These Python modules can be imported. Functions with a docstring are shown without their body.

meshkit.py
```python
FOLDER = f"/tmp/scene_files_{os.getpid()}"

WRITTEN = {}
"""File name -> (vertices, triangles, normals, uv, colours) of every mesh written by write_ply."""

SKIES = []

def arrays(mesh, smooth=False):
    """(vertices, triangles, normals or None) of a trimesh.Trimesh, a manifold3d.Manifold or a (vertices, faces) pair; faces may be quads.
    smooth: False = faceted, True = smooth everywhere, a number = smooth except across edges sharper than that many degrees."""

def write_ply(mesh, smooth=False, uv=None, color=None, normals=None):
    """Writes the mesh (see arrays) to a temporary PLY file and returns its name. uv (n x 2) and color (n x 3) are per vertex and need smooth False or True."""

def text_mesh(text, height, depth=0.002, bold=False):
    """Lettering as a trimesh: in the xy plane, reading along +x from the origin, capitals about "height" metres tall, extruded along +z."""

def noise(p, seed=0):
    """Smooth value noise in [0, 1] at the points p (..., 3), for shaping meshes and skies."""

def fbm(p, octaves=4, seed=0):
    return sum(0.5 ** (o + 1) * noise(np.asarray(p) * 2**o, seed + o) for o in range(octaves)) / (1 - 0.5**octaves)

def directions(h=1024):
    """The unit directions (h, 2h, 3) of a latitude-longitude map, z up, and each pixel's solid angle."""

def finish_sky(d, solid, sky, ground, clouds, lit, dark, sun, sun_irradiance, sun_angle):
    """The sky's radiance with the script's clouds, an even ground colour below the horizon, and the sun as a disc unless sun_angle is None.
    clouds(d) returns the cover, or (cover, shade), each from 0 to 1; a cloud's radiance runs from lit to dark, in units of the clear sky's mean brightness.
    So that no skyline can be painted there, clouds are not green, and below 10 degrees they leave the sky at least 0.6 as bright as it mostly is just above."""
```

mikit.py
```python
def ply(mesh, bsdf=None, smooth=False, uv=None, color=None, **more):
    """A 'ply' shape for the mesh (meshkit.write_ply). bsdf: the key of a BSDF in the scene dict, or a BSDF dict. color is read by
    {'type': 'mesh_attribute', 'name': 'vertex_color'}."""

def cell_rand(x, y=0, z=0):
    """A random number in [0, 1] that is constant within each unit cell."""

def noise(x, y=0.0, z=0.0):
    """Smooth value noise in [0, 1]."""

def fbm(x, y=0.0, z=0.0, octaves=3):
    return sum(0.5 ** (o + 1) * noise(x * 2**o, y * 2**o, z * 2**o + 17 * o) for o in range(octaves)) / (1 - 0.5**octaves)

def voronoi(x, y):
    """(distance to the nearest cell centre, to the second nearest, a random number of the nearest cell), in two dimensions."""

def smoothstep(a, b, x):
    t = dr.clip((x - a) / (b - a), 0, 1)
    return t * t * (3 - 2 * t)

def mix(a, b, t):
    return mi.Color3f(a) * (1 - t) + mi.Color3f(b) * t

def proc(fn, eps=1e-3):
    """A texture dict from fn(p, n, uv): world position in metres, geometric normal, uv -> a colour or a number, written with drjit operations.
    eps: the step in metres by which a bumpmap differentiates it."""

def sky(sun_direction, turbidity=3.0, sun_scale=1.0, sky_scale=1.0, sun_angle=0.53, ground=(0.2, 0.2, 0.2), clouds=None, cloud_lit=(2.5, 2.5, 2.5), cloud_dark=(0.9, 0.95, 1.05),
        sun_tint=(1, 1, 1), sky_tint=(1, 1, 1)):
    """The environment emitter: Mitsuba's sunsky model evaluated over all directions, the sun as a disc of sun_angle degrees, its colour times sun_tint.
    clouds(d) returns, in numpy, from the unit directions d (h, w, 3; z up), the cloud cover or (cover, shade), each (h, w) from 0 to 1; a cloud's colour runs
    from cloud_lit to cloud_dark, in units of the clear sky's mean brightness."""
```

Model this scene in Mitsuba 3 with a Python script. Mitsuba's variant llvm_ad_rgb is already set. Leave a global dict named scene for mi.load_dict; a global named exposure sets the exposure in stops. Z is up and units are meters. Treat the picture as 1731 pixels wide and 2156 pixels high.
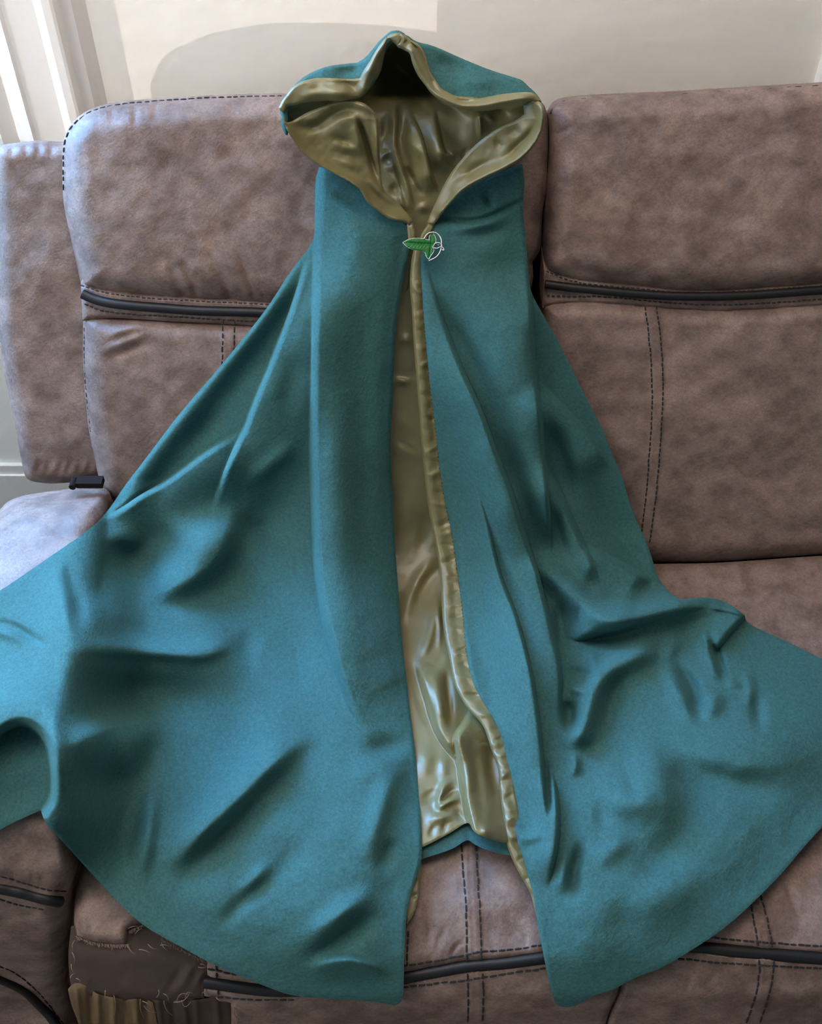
import math, random
import numpy as np, trimesh, shapely, shapely.geometry as sg
import drjit as dr
import mitsuba as mi
import mikit
from mikit import proc, noise, fbm, voronoi, smoothstep, mix
import meshkit
from scipy.spatial import Delaunay, cKDTree
from scipy.interpolate import CubicSpline, RBFInterpolator, RegularGridInterpolator
from scipy.ndimage import gaussian_filter, gaussian_filter1d

T = mi.ScalarTransform4f
RNG = np.random.default_rng(7)
scene, labels = {}, {}

# ------------------------------------------------------------------ camera, light, exposure
W, H, FPX = 1731, 2156, 2300.0
PITCH = math.radians(48.0)
CAM = np.array([0.0, 0.0, 1.64])
FWD = np.array([0, math.cos(PITCH), -math.sin(PITCH)])
DWN = np.array([0, -math.sin(PITCH), -math.cos(PITCH)])
CX, CY = W / 2, H / 2
scene['camera'] = {'type': 'perspective', 'fov_axis': 'x', 'fov': 2 * math.degrees(math.atan(CX / FPX)), 'near_clip': 0.02, 'far_clip': 60,
                   'to_world': T().look_at(origin=CAM.tolist(), target=(CAM + FWD).tolist(), up=[0, 0, 1])}
exposure = 0.36
SUN = np.array([0.88, 0.40, -0.12]); SUN /= np.linalg.norm(SUN)
SUN_E = [1.45, 1.3, 1.15]
UNSEEN_WINDOW_L = [8.0, 19.5, 38.0]       # sky-blue glow of an unseen back-wall window, lights the cloak from behind-left
UNSEEN_WINDOW2_L = [3.0, 4.6, 6.4]      # glowing sash of an unseen left-wall window, lights the sofa from the left
UNSEEN_WINDOW1_L = [5.0, 4.7, 4.1]        # unseen pane in the left wall, set to light the front faces
UNSEEN_LAMP_L = [5.4, 4.3, 3.2]           # unseen ceiling panel, placed to light sofa and wall from above
scene['sun'] = {'type': 'directional', 'direction': SUN.tolist(), 'irradiance': {'type': 'rgb', 'value': SUN_E}}
scene['sky'] = mikit.sky([-0.8, -0.4, 0.3], sun_scale=0.0, sky_scale=0.02)


def at(px, py, D):
    """Photo pixel and depth along the view axis -> point in the room."""
    px, py, D = np.broadcast_arrays(np.asarray(px, float), np.asarray(py, float), np.asarray(D, float))
    return CAM + D[..., None] * FWD + ((px - CX) / FPX * D)[..., None] * np.array([1.0, 0, 0]) + ((py - CY) / FPX * D)[..., None] * DWN


def plane_depth(px, py, y=None, z=None):
    d = FWD + (px - CX) / FPX * np.array([1.0, 0, 0]) + (py - CY) / FPX * DWN
    return (y - CAM[1]) / d[1] if y is not None else (z - CAM[2]) / d[2]


# ------------------------------------------------------------------ scene helpers
def numbered(name):
    if name not in scene:
        return name
    k = 1
    while f'{name}_{k:03d}' in scene:
        k += 1
    return f'{name}_{k:03d}'


def obj(name, mesh, bsdf, parent=None, label=None, cat=None, kind=None, group=None, smooth=35, **more):
    key = numbered((parent + '__' if parent else '') + name)
    uv = getattr(mesh, 'metadata', {}).get('uv') if hasattr(mesh, 'metadata') else None
    if uv is not None:                              # sheets and cushions are smooth all over and carry their own flat coordinates
        smooth, more = True, {**more, 'uv': uv}
    scene[key] = mikit.ply(mesh, bsdf, smooth=smooth, **more)
    L = {k: v for k, v in (('label', label), ('category', cat), ('kind', kind), ('group', group)) if v}
    if L:
        labels[key] = L
    return key


def box(x0, x1, y0, y1, z0, z1):
    return trimesh.creation.box(bounds=[[x0, y0, z0], [x1, y1, z1]])


def rbox(x0, x1, y0, y1, z0, z1, r, n=16):
    """Box with rounded edges: the hull of eight spheres."""
    import manifold3d as m3
    s = m3.Manifold.sphere(r, n)
    return m3.Manifold.batch_hull([s.translate((x, y, z)) for x in (x0 + r, x1 - r) for y in (y0 + r, y1 - r) for z in (z0 + r, z1 - r)])


def tube(pts, r, n=8, cap=True):
    n = 16 if n == 8 else n
    pts = np.asarray(pts, float)
    r = np.broadcast_to(np.asarray(r, float), (len(pts),))
    t = np.gradient(pts, axis=0); t /= np.linalg.norm(t, axis=1, keepdims=True) + 1e-12
    up = np.array([0.13, -0.55, 0.82])
    a = np.cross(t, up); a /= np.linalg.norm(a, axis=1, keepdims=True) + 1e-12
    b = np.cross(a, t)
    th = np.arange(n) * 2 * np.pi / n
    V = (pts[:, None] + r[:, None, None] * (np.cos(th)[None, :, None] * a[:, None] + np.sin(th)[None, :, None] * b[:, None])).reshape(-1, 3)
    F = []
    for i in range(len(pts) - 1):
        for j in range(n):
            p, q = i * n + j, i * n + (j + 1) % n
            F += [[p, p + n, q + n], [p, q + n, q]]
    if cap:
        V = np.vstack([V, pts[0], pts[-1]])
        c0, c1, e = len(V) - 2, len(V) - 1, (len(pts) - 1) * n
        for j in range(n):
            F += [[c0, j, (j + 1) % n], [c1, e + (j + 1) % n, e + j]]
    m = trimesh.Trimesh(V, F, process=False)
    return m


def spline(pts, step=3.0, closed=False):
    """Smooth curve through 2-D points, resampled evenly; a point with a third entry is a corner."""
    P = [tuple(p) for p in pts]
    runs, cur = [], []
    if closed:
        ci = [i for i, p in enumerate(P) if len(p) > 2]
        if not ci:
            A = np.array([p[:2] for p in P] + [P[0][:2]], float)
            s = np.r_[0, np.cumsum(np.sqrt(np.linalg.norm(np.diff(A, axis=0), axis=1)))]
            cs = CubicSpline(s, A, bc_type='periodic')
            D = cs(np.linspace(0, s[-1], 60 * len(P)))
            return resample(D, step)[:-1]
        P = P[ci[0]:] + P[:ci[0]] + [P[ci[0]]]
    out = []
    run = [P[0][:2]]
    for p in P[1:]:
        run.append(p[:2])
        if len(p) > 2 or p is P[-1]:
            A = np.array(run, float)
            if len(A) > 2:
                s = np.r_[0, np.cumsum(np.sqrt(np.linalg.norm(np.diff(A, axis=0), axis=1)))]
                D = CubicSpline(s, A, bc_type='natural')(np.linspace(0, s[-1], 40 * len(A)))
            else:
                D = A
            D = resample(D, step)
            out.append(D if not out else D[1:])
            run = [p[:2]]
    out = np.vstack(out)
    return out[:-1] if closed else out


def resample(D, step):
    s = np.r_[0, np.cumsum(np.linalg.norm(np.diff(D, axis=0), axis=1))]
    n = max(1, int(round(s[-1] / step)))
    u = np.linspace(0, s[-1], n + 1)
    return np.stack([np.interp(u, s, D[:, k]) for k in range(D.shape[1])], 1)


# ------------------------------------------------------------------ folds
class Stroke:
    """A fold drawn along a curve. Walking along the curve, s > 0 is on the left hand (screen right when walking down).
    kind 'R' ridge: widths wl (s > 0), wr (s < 0). kind 'L' lip: on `side` it rises within w1 and falls back over w2, nothing on the other side."""

    def __init__(self, kind, pts, a, w1, w2, side=1, t0=None, t1=None, amps=None):
        t0, t1 = (0.42 if t is None and kind == 'R' else 0.3 if t is None else max(t, 0.24) if t > 0 and kind == 'L' else t for t in (t0, t1))
        self.kind, self.a, self.w1, self.w2, self.side = kind, a / 100.0, float(w1), float(w2), side
        C = spline([p[:2] for p in pts], 2.0)
        self.C = C
        t = np.gradient(C, axis=0); t /= np.linalg.norm(t, axis=1, keepdims=True)
        self.t = t
        u = np.linspace(0, 1, len(C))
        amp = np.ones(len(C))
        if amps is not None:
            amp = np.interp(u, np.linspace(0, 1, len(amps)), amps)
        if t0 > 0:
            amp = amp * np.clip(u / t0, 0, 1) ** 2 * (3 - 2 * np.clip(u / t0, 0, 1))
        if t1 > 0:
            amp = amp * np.clip((1 - u) / t1, 0, 1) ** 2 * (3 - 2 * np.clip((1 - u) / t1, 0, 1))
        self.amp = amp
        self.tree = cKDTree(C)
        self.reach = (w1 + w2) if kind == 'L' else 2.6 * max(w1, w2)

    def __call__(self, P):
        out = np.zeros(len(P))
        if self.kind == 'R':
            # a chain of soft bumps, so a bent ridge has no seam on its inner side
            wp = max(6.0, 0.7 * min(self.w1, self.w2))
            step = max(1, int(wp * 0.45 / 2))
            C, t, amp = self.C[::step], self.t[::step], self.amp[::step]
            norm = (2.0 * step) / (wp * math.sqrt(math.pi))
            for c, tt, am in zip(C, t, amp):
                if am < 1e-3:
                    continue
                r = 2.3 * max(self.w1, self.w2)
                m = np.nonzero((np.abs(P[:, 0] - c[0]) < r) & (np.abs(P[:, 1] - c[1]) < r))[0]
                v = P[m] - c
                sd = tt[1] * v[:, 0] - tt[0] * v[:, 1]
                al = (v * tt).sum(1)
                w = np.where(sd > 0, self.w1, self.w2)
                out[m] += am * norm * np.exp(-(al / wp) ** 2 - (sd / w) ** 2)
            return self.a * out
        lo, hi = self.C.min(0) - self.reach, self.C.max(0) + self.reach
        m = np.nonzero(((P > lo) & (P < hi)).all(1))[0]
        if not len(m):
            return out
        d, i = self.tree.query(P[m], distance_upper_bound=self.reach)
        ok = np.isfinite(d)
        m, d, i = m[ok], d[ok], i[ok]
        v = P[m] - self.C[i]
        t = self.t[i]
        s = t[:, 1] * v[:, 0] - t[:, 0] * v[:, 1]
        along = np.abs((v * t).sum(1))
        sgn = np.where(s >= 0, 1.0, -1.0)
        if self.kind == 'R':
            w = np.where(sgn > 0, self.w1, self.w2)
            f = np.exp(-(d / w) ** 2)
        else:
            # beyond an end of the curve the amplitude has run out, so the sign flip there does no harm
            u = sgn * self.side * d
            e = np.clip(u / self.w1, 0, 1)
            f = np.where(u <= 0, 0, np.where(u < self.w1, 0.5 * np.sqrt(np.clip(1 - (1 - e) ** 2, 0, 1)) + 0.5 * (1 - (1 - e) ** 2),
                                             0.5 * (1 + np.cos(np.pi * np.clip((u - self.w1) / self.w2, 0, 1)))))
        out[m] = self.a * self.amp[i] * f
        return out


def R(pts, a, w1, w2=None, **k): return Stroke('R', pts, a, w1, w2 or w1, **k)
def L(pts, a, w1, w2, side, **k): return Stroke('L', pts, a, w1, w2, side, **k)


class Heights:
    """Height in metres towards the camera: a smooth field through control points (x, y, cm) plus folds."""

    def __init__(self, ctrl, strokes=(), wob=0.0, wobscale=60.0, seed=1, gain=1.0, rise=0.0, blur=26.0):
        self.gain, self.rise = gain, rise / 100
        c = np.array(ctrl, float)
        if len(c) > 3:
            f, g = RBFInterpolator(c[:, :2] / 1000, c[:, 2] / 100, kernel='linear', smoothing=1e-4), blur / 2
            xs, ys = np.arange(c[:, 0].min() - 260, c[:, 0].max() + 260, g), np.arange(c[:, 1].min() - 260, c[:, 1].max() + 260, g)
            X, Y = np.meshgrid(xs, ys, indexing='ij')
            Z = gaussian_filter(f(np.c_[X.ravel(), Y.ravel()] / 1000).reshape(X.shape), 2.0, mode='nearest')
            it = RegularGridInterpolator((xs, ys), Z, method='linear', bounds_error=False, fill_value=None)
            self.rbf = lambda P: it(P)
        elif len(c) > 1:
            f = RBFInterpolator(c[:, :2] / 1000, c[:, 2] / 100, kernel='linear', smoothing=1e-4)
            self.rbf = lambda P: f(P / 1000)
        else:
            self.rbf = lambda P: np.full(len(P), c[0, 2] / 100)
        self.strokes, self.wob, self.ws, self.seed = list(strokes), wob / 100, wobscale, seed

    def __call__(self, P):
        h = self.rbf(P)
        for s in self.strokes:
            h = h + self.gain * s(P)
        if self.rise:                        # the hood stands further off towards its rim
            h = h + self.rise * np.clip((450 - P[:, 1]) / 200, 0, 1)
        if self.wob:
            q = np.c_[P / self.ws, np.zeros(len(P))]
            h = h + self.wob * (meshkit.fbm(q, 3, self.seed) - 0.5) * 2
        return h


def mesh2d(outline, res, lines=()):
    """Triangles filling a closed 2-D outline (already sampled at about res); the outline's points come first."""
    B = np.asarray(outline, float)
    poly = sg.Polygon(B)
    if not poly.is_valid:
        raise ValueError('outline crosses itself')
    lo, hi = B.min(0), B.max(0)
    xs = np.arange(lo[0], hi[0], res)
    ys = np.arange(lo[1], hi[1], res * 0.866)
    X, Y = np.meshgrid(xs, ys)
    X = X + (np.arange(len(ys)) % 2)[:, None] * res / 2
    P = np.c_[X.ravel(), Y.ravel()]
    d, _ = cKDTree(B).query(P, distance_upper_bound=res * 0.75)
    P = P[~np.isfinite(d)]
    P = P[shapely.contains_xy(poly, P[:, 0], P[:, 1])]
    E = []
    for st in lines:                             # rows of points along each fold's lip keep its edge clean
        C, t = st.C[::2], st.t[::2]
        k = st.amp[::2] > 0.03
        n = np.c_[t[:, 1], -t[:, 0]] * st.side
        for o in (-3.2, 0.0, 2.6, 5.6, 9.0):
            q = C[k] + n[k] * o
            if len(q):
                q = q[shapely.contains_xy(poly, q[:, 0], q[:, 1])]
            if len(q):
                q = q[~np.isfinite(cKDTree(B).query(q, distance_upper_bound=2.2)[0])]
            if E and len(q):
                q = q[~np.isfinite(cKDTree(np.vstack(E)).query(q, distance_upper_bound=1.6)[0])]
            if len(q):
                E.append(q)
    if E:
        E = np.vstack(E)
        P = P[~np.isfinite(cKDTree(E).query(P, distance_upper_bound=2.4)[0])]
        P = np.vstack([E, P])
    V = np.vstack([B, P])
    F = Delaunay(V).simplices
    c = V[F].mean(1)
    F = F[shapely.contains_xy(poly, c[:, 0], c[:, 1])]
    a = V[F]
    area = (a[:, 1, 0] - a[:, 0, 0]) * (a[:, 2, 1] - a[:, 0, 1]) - (a[:, 1, 1] - a[:, 0, 1]) * (a[:, 2, 0] - a[:, 0, 0])
    F = F[np.abs(area) > 1e-6]; area = area[np.abs(area) > 1e-6]
    F[area > 0] = F[area > 0][:, ::-1]       # image y runs down: this makes them face the camera
    return V, F, len(B)


def edge_dist(V, B):
    D = np.vstack([B, B[:1]])
    fine = resample(D, 1.0)
    return cKDTree(fine).query(V)[0]


def close_up(F3, B3, F, nb, V2):
    """Front and back sheets joined by a wall along the outline."""
    n = len(F3)
    i = np.arange(nb); j = (i + 1) % nb
    wall = np.vstack([np.c_[i, j, j + nb], np.c_[i, j + nb, i + nb]]) + 2 * n      # its own corners, so the front's shading is not bent round the edge
    m = trimesh.Trimesh(np.vstack([F3, B3, F3[:nb], B3[:nb]]), np.vstack([F, F[:, ::-1] + n, wall]), process=False)
    if m.volume < 0:
        m.invert()
    c = V2.mean(0)
    R2 = c + (V2 - c) * 1.25
    m.metadata['uv'] = np.vstack([V2, R2, V2[:nb], R2[:nb]]) / 1900.0
    return m


def sheet(outline, depth, heights, res=4.0, thick=0.003, hem=(8, 0.003), closed_step=None, lift=0.0, floor=None, soft=0.006, brim=0.0):
    """A cloth sheet: outline traced on the photo, laid on the surface `depth`, raised by `heights`, with real thickness."""
    B = spline(outline, closed_step or res, closed=True)
    V, F, nb = mesh2d(B, res, [k for k in heights.strokes if k.kind == 'L'])
    h = heights(V)
    if hem:
        d = np.clip(edge_dist(V, B) / hem[0], 0, 1)
        h = h - hem[1] * (1 - np.sqrt(1 - (1 - d) ** 2))
    if brim:                                    # rises to meet the hood's edge all round its upper part
        h = h + brim * np.clip(1 - edge_dist(V, B) / 14, 0, 1) ** 1.5 * np.clip((330 - V[:, 1]) / 60, 0, 1)
    if lift:
        xs, ys = np.arange(B[:, 0].min() - 60, B[:, 0].max() + 72, 12.0), np.arange(B[:, 1].min() - 60, B[:, 1].max() + 72, 12.0)
        X, Y = np.meshgrid(xs, ys, indexing='ij')
        G = np.c_[X.ravel(), Y.ravel()]
        u = np.where(shapely.contains_xy(sg.Polygon(B), G[:, 0], G[:, 1]), np.clip(edge_dist(G, B) / 130, 0, 1), 0).reshape(X.shape)
        u = gaussian_filter(u * u * (3 - 2 * u), 3.0)
        h = h + lift * RegularGridInterpolator((xs, ys), u, method='linear')(V)
    if floor is not None:                       # never sinks into what it lies on
        g, k = depth(V) - floor(V), soft       # height of the support above the base surface
        x = np.clip((h - g) / k, -40, 40)
        h = g + k * np.log1p(np.exp(x)) * 1.0
    D = depth(V) - h
    return close_up(at(V[:, 0], V[:, 1], D), at(V[:, 0], V[:, 1], D + thick), F, nb, V)


def cushion(outline, depth, heights, res=6.0, edge=(50, 0.04), back=(0, 0.12, -0.06), power=2.0):
    """An upholstered panel: rounded towards its outline, with solid padding behind."""
    B = spline(outline, res, closed=True)
    V, F, nb = mesh2d(B, res)
    d = np.clip(edge_dist(V, B) / edge[0], 0, 1)
    h = heights(V) - edge[1] * (1 - (1 - (1 - d) ** power) ** (1 / power))
    D = depth(V)
    front = at(V[:, 0], V[:, 1], D - h)
    rear = at(V[:, 0], V[:, 1], D + edge[1]) + np.asarray(back, float)
    return close_up(front, rear, F, nb, V)


# ------------------------------------------------------------------ where the sofa's surfaces lie
PROFILE = np.array([(1.37, 1.20), (1.245, 1.0), (1.165, 0.86), (1.10, 0.735), (1.04, 0.62), (0.985, 0.51), (0.955, 0.472), (0.90, 0.468), (0.75, 0.474), (0.56, 0.474),
                    (0.48, 0.466), (0.43, 0.446), (0.402, 0.41), (0.39, 0.36), (0.382, 0.27), (0.38, 0.15)])
ARM = np.array([(1.10, 0.60), (0.95, 0.605), (0.80, 0.612), (0.65, 0.61), (0.57, 0.60), (0.52, 0.575), (0.488, 0.53), (0.47, 0.47), (0.46, 0.40), (0.455, 0.2)])


def profile_depth(P):
    y, z = P[:, 0], P[:, 1]
    D = y * FWD[1] + (z - CAM[2]) * FWD[2]
    v = y * DWN[1] + (z - CAM[2]) * DWN[2]
    py = CY + FPX * v / D
    rows = np.arange(-400, 2700.0)
    o = np.argsort(py)
    return rows, np.interp(rows, py[o], D[o])


ROWS, D_SEAT = profile_depth(PROFILE)
D_SEAT = gaussian_filter1d(D_SEAT, 9, mode='nearest')
_, D_ARM = profile_depth(ARM)
D_ARM = gaussian_filter1d(D_ARM, 14, mode='nearest')
D_CLOTH = np.minimum(gaussian_filter1d(D_SEAT, 80, mode='nearest'), D_SEAT) - 0.008
D_CLOTH = gaussian_filter1d(D_CLOTH, 32, mode='nearest')
D_CLOTH_ARM = np.minimum(gaussian_filter1d(D_ARM, 40, mode='nearest'), D_ARM) - 0.008


def support(V, off=0.004):
    """Depth of what the cloak lies on: the sofa's back, seat and arm; nothing above the sofa's top edge."""
    y = V[:, 1]
    s = np.interp(y, ROWS, D_SEAT) - 0.004 - off
    a = np.interp(y, ROWS, D_ARM) - 0.006 - off
    d = np.clip((arm_edge_x(y) + 4 - V[:, 0]) / 74, 0, 1)
    a = a + 0.085 * (1 - (1 - (1 - d) ** 2.3) ** (1 / 2.3)) + 0.3 * (d <= 0) + 0.02 * np.clip((1060 - y) / 20, 0, 6)
    s = np.minimum(s, a)
    d = np.clip((y - 200) / 62, 0, 1)
    return s + 0.05 * (1 - np.sqrt(1 - (1 - d) ** 2)) + 0.15 * np.clip((202 - y) / 40, 0, 1)


def sofa_depth(V): return np.interp(V[:, 1], ROWS, D_SEAT)
def arm_depth(V): return np.interp(V[:, 1], ROWS, D_ARM)
def wing_depth(V): return np.interp(V[:, 1], ROWS, D_SEAT) + 0.055


def arm_edge_x(py): return np.interp(py, [1000, 1060, 1200, 1500, 1800, 2150], [240, 232, 215, 190, 165, 160])


def cloth_depth(V):
    w = np.clip((V[:, 0] - (arm_edge_x(V[:, 1]) - 75)) / 190, 0, 1)
    w = w * w * (3 - 2 * w)
    w = np.where(V[:, 1] < 1010, 1, np.where(V[:, 1] < 1120, np.maximum(w, (1120 - V[:, 1]) / 110), w))
    return np.interp(V[:, 1], ROWS, D_CLOTH) * w + np.interp(V[:, 1], ROWS, D_CLOTH_ARM) * (1 - w)


# ------------------------------------------------------------------ materials
def mat(name, d):
    scene[name] = d
    return name


def rgb(*c): return {'type': 'rgb', 'value': list(c)}


def leather_color(p, n, uv):
    a = fbm(p.x * 14 + 3, p.y * 14, p.z * 14, 4)
    b = fbm(p.x * 48, p.y * 48 + 7, p.z * 48, 3)
    g = noise(p.x * 700, p.y * 700, p.z * 700)
    t = smoothstep(0.25, 0.80, a * 0.45 + b * 0.55)
    c = mix([0.098, 0.062, 0.050], [0.212, 0.146, 0.120], t)
    g2 = noise(p.x * 330, p.y * 330, p.z * 330)
    return c * (0.70 + 0.34 * g + 0.26 * g2)


def leather_bump(p, n, uv):
    return fbm(p.x * 460, p.y * 460, p.z * 460, 2) * 0.00042 + fbm(p.x * 50, p.y * 50, p.z * 50, 2) * 0.0006


mat('leather', {'type': 'twosided', 'b': {'type': 'bumpmap', 'tex': proc(leather_bump, 4e-4), 'scale': 1.0,
    'b': {'type': 'principled', 'base_color': proc(leather_color), 'roughness': 0.58, 'specular': 0.42, 'sheen': 0.1}}})


def fleece_color(p, n, uv):
    g = noise(p.x * 900, p.y * 900, p.z * 900) * 0.6 + noise(p.x * 380, p.y * 380, p.z * 380) * 0.4
    return mi.Color3f(0.036, 0.100, 0.098) * (0.72 + 0.56 * g)


def fleece_bump(p, n, uv):
    return noise(p.x * 620, p.y * 620, p.z * 620) * 0.00035 + noise(p.x * 260, p.y * 260, p.z * 260) * 0.0003


mat('fleece', {'type': 'twosided', 'b': {'type': 'bumpmap', 'tex': proc(fleece_bump, 3e-4), 'scale': 1.0,
    'b': {'type': 'principled', 'base_color': proc(fleece_color), 'roughness': 0.95, 'specular': 0.1, 'sheen': 0.35, 'sheen_tint': 0.7}}})


def satin_color(p, n, uv):
    return mi.Color3f(0.132, 0.116, 0.050) * (0.93 + 0.14 * noise(p.x * 90, p.y * 90, p.z * 90))


mat('satin', {'type': 'twosided', 'b': {'type': 'principled', 'base_color': proc(satin_color), 'roughness': 0.42, 'metallic': 0.0, 'specular': 0.62, 'sheen': 0.3, 'sheen_tint': 0.5}})
mat('black_piping', {'type': 'twosided', 'b': {'type': 'principled', 'base_color': rgb(0.006, 0.006, 0.007), 'roughness': 0.5, 'specular': 0.35}})
mat('black_thread', {'type': 'twosided', 'b': {'type': 'principled', 'base_color': rgb(0.008, 0.007, 0.008), 'roughness': 0.7}})
mat('dark_gap', {'type': 'twosided', 'b': {'type': 'principled', 'base_color': rgb(0.012, 0.009, 0.008), 'roughness': 0.95, 'specular': 0.1}})


def wall_color(p, n, uv):
    return mi.Color3f(0.80, 0.775, 0.72) * (0.97 + 0.06 * fbm(p.x * 5, p.y * 5, p.z * 5, 3))


def wall_bump(p, n, uv):
    return fbm(p.x * 60, p.y * 60, p.z * 60, 3) * 0.0006 + fbm(p.x * 9, p.y * 9, p.z * 22, 2) * 0.0015


mat('wall_paint', {'type': 'twosided', 'b': {'type': 'bumpmap', 'tex': proc(wall_bump, 1e-3), 'scale': 1.0,
    'b': {'type': 'principled', 'base_color': proc(wall_color), 'roughness': 0.7, 'specular': 0.3}}})
mat('trim_paint', {'type': 'twosided', 'b': {'type': 'principled', 'base_color': proc(lambda p, n, uv: mi.Color3f(0.74, 0.72, 0.69) * (0.94 + 0.1 * fbm(p.x * 40, p.y * 40, p.z * 6, 3))), 'roughness': 0.4, 'specular': 0.5}})
mat('low_bounce_ceiling', {'type': 'twosided', 'b': {'type': 'diffuse', 'reflectance': rgb(0.42, 0.36, 0.28)}})  # ceiling out of view, darkened to weaken its bounce light
mat('low_bounce_tan', {'type': 'twosided', 'b': {'type': 'diffuse', 'reflectance': rgb(0.38, 0.31, 0.23)}})  # unseen walls, darkened and warmed to cut bounce light
mat('wood_floor', {'type': 'twosided', 'b': {'type': 'principled', 'base_color': proc(lambda p, n, uv: mix([0.10, 0.065, 0.04], [0.17, 0.11, 0.07], fbm(p.x * 3, p.y * 30, 0, 3))), 'roughness': 0.4}})

# ------------------------------------------------------------------ the room
XL, XR, YB, YF, ZC = -1.80, 2.2, 1.50, -2.2, 2.5
obj('floor', box(XL - .1, XR + .1, YF - .1, YB + .1, -0.1, 0), 'wood_floor', kind='structure')
obj('ceiling', box(XL - .1, XR + .1, YF - .1, YB + .1, ZC, ZC + 0.1), 'low_bounce_ceiling', kind='structure')
obj('wall_back', trimesh.util.concatenate([box(-0.68, XR + .1, YB, YB + 0.1, 0, ZC), box(XL - .1, -1.62, YB, YB + 0.1, 0, ZC), box(-1.62, -0.68, YB, YB + 0.1, 0, 0.98), box(-1.62, -0.68, YB, YB + 0.1, 2.20, ZC)]), 'wall_paint', kind='structure', smooth=False)
obj('wall_right', box(XR, XR + .1, YF, YB, 0, ZC), 'low_bounce_tan', kind='structure')
obj('wall_front', box(XL - .1, XR + .1, YF - .1, YF, 0, ZC), 'low_bounce_tan', kind='structure')
# left wall: unseen windows; (a) lights front faces, (b) sized to shape the sun patch
WA = (-0.70, 0.46, 1.15, 2.40)
WBW = (0.62, 1.47, 0.55, 1.50)
pieces = [box(XL - .1, XL, YF, WA[0], 0, ZC), box(XL - .1, XL, WA[1], WBW[0], 0, ZC), box(XL - .1, XL, WBW[1], YB, 0, ZC),
          box(XL - .1, XL, WA[0], WA[1], 0, WA[2]), box(XL - .1, XL, WA[0], WA[1], WA[3], ZC), box(XL - .1, XL, WBW[0], WBW[1], 0, WBW[2]), box(XL - .1, XL, WBW[0], 1.03, WBW[2], 0.98), box(XL - .1, XL, WBW[0], WBW[1], WBW[3], ZC)]  # includes an out-of-view piece under the open sash, blocking low sun
obj('wall_left', trimesh.util.concatenate(pieces), 'wall_paint', kind='structure', smooth=False)


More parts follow.
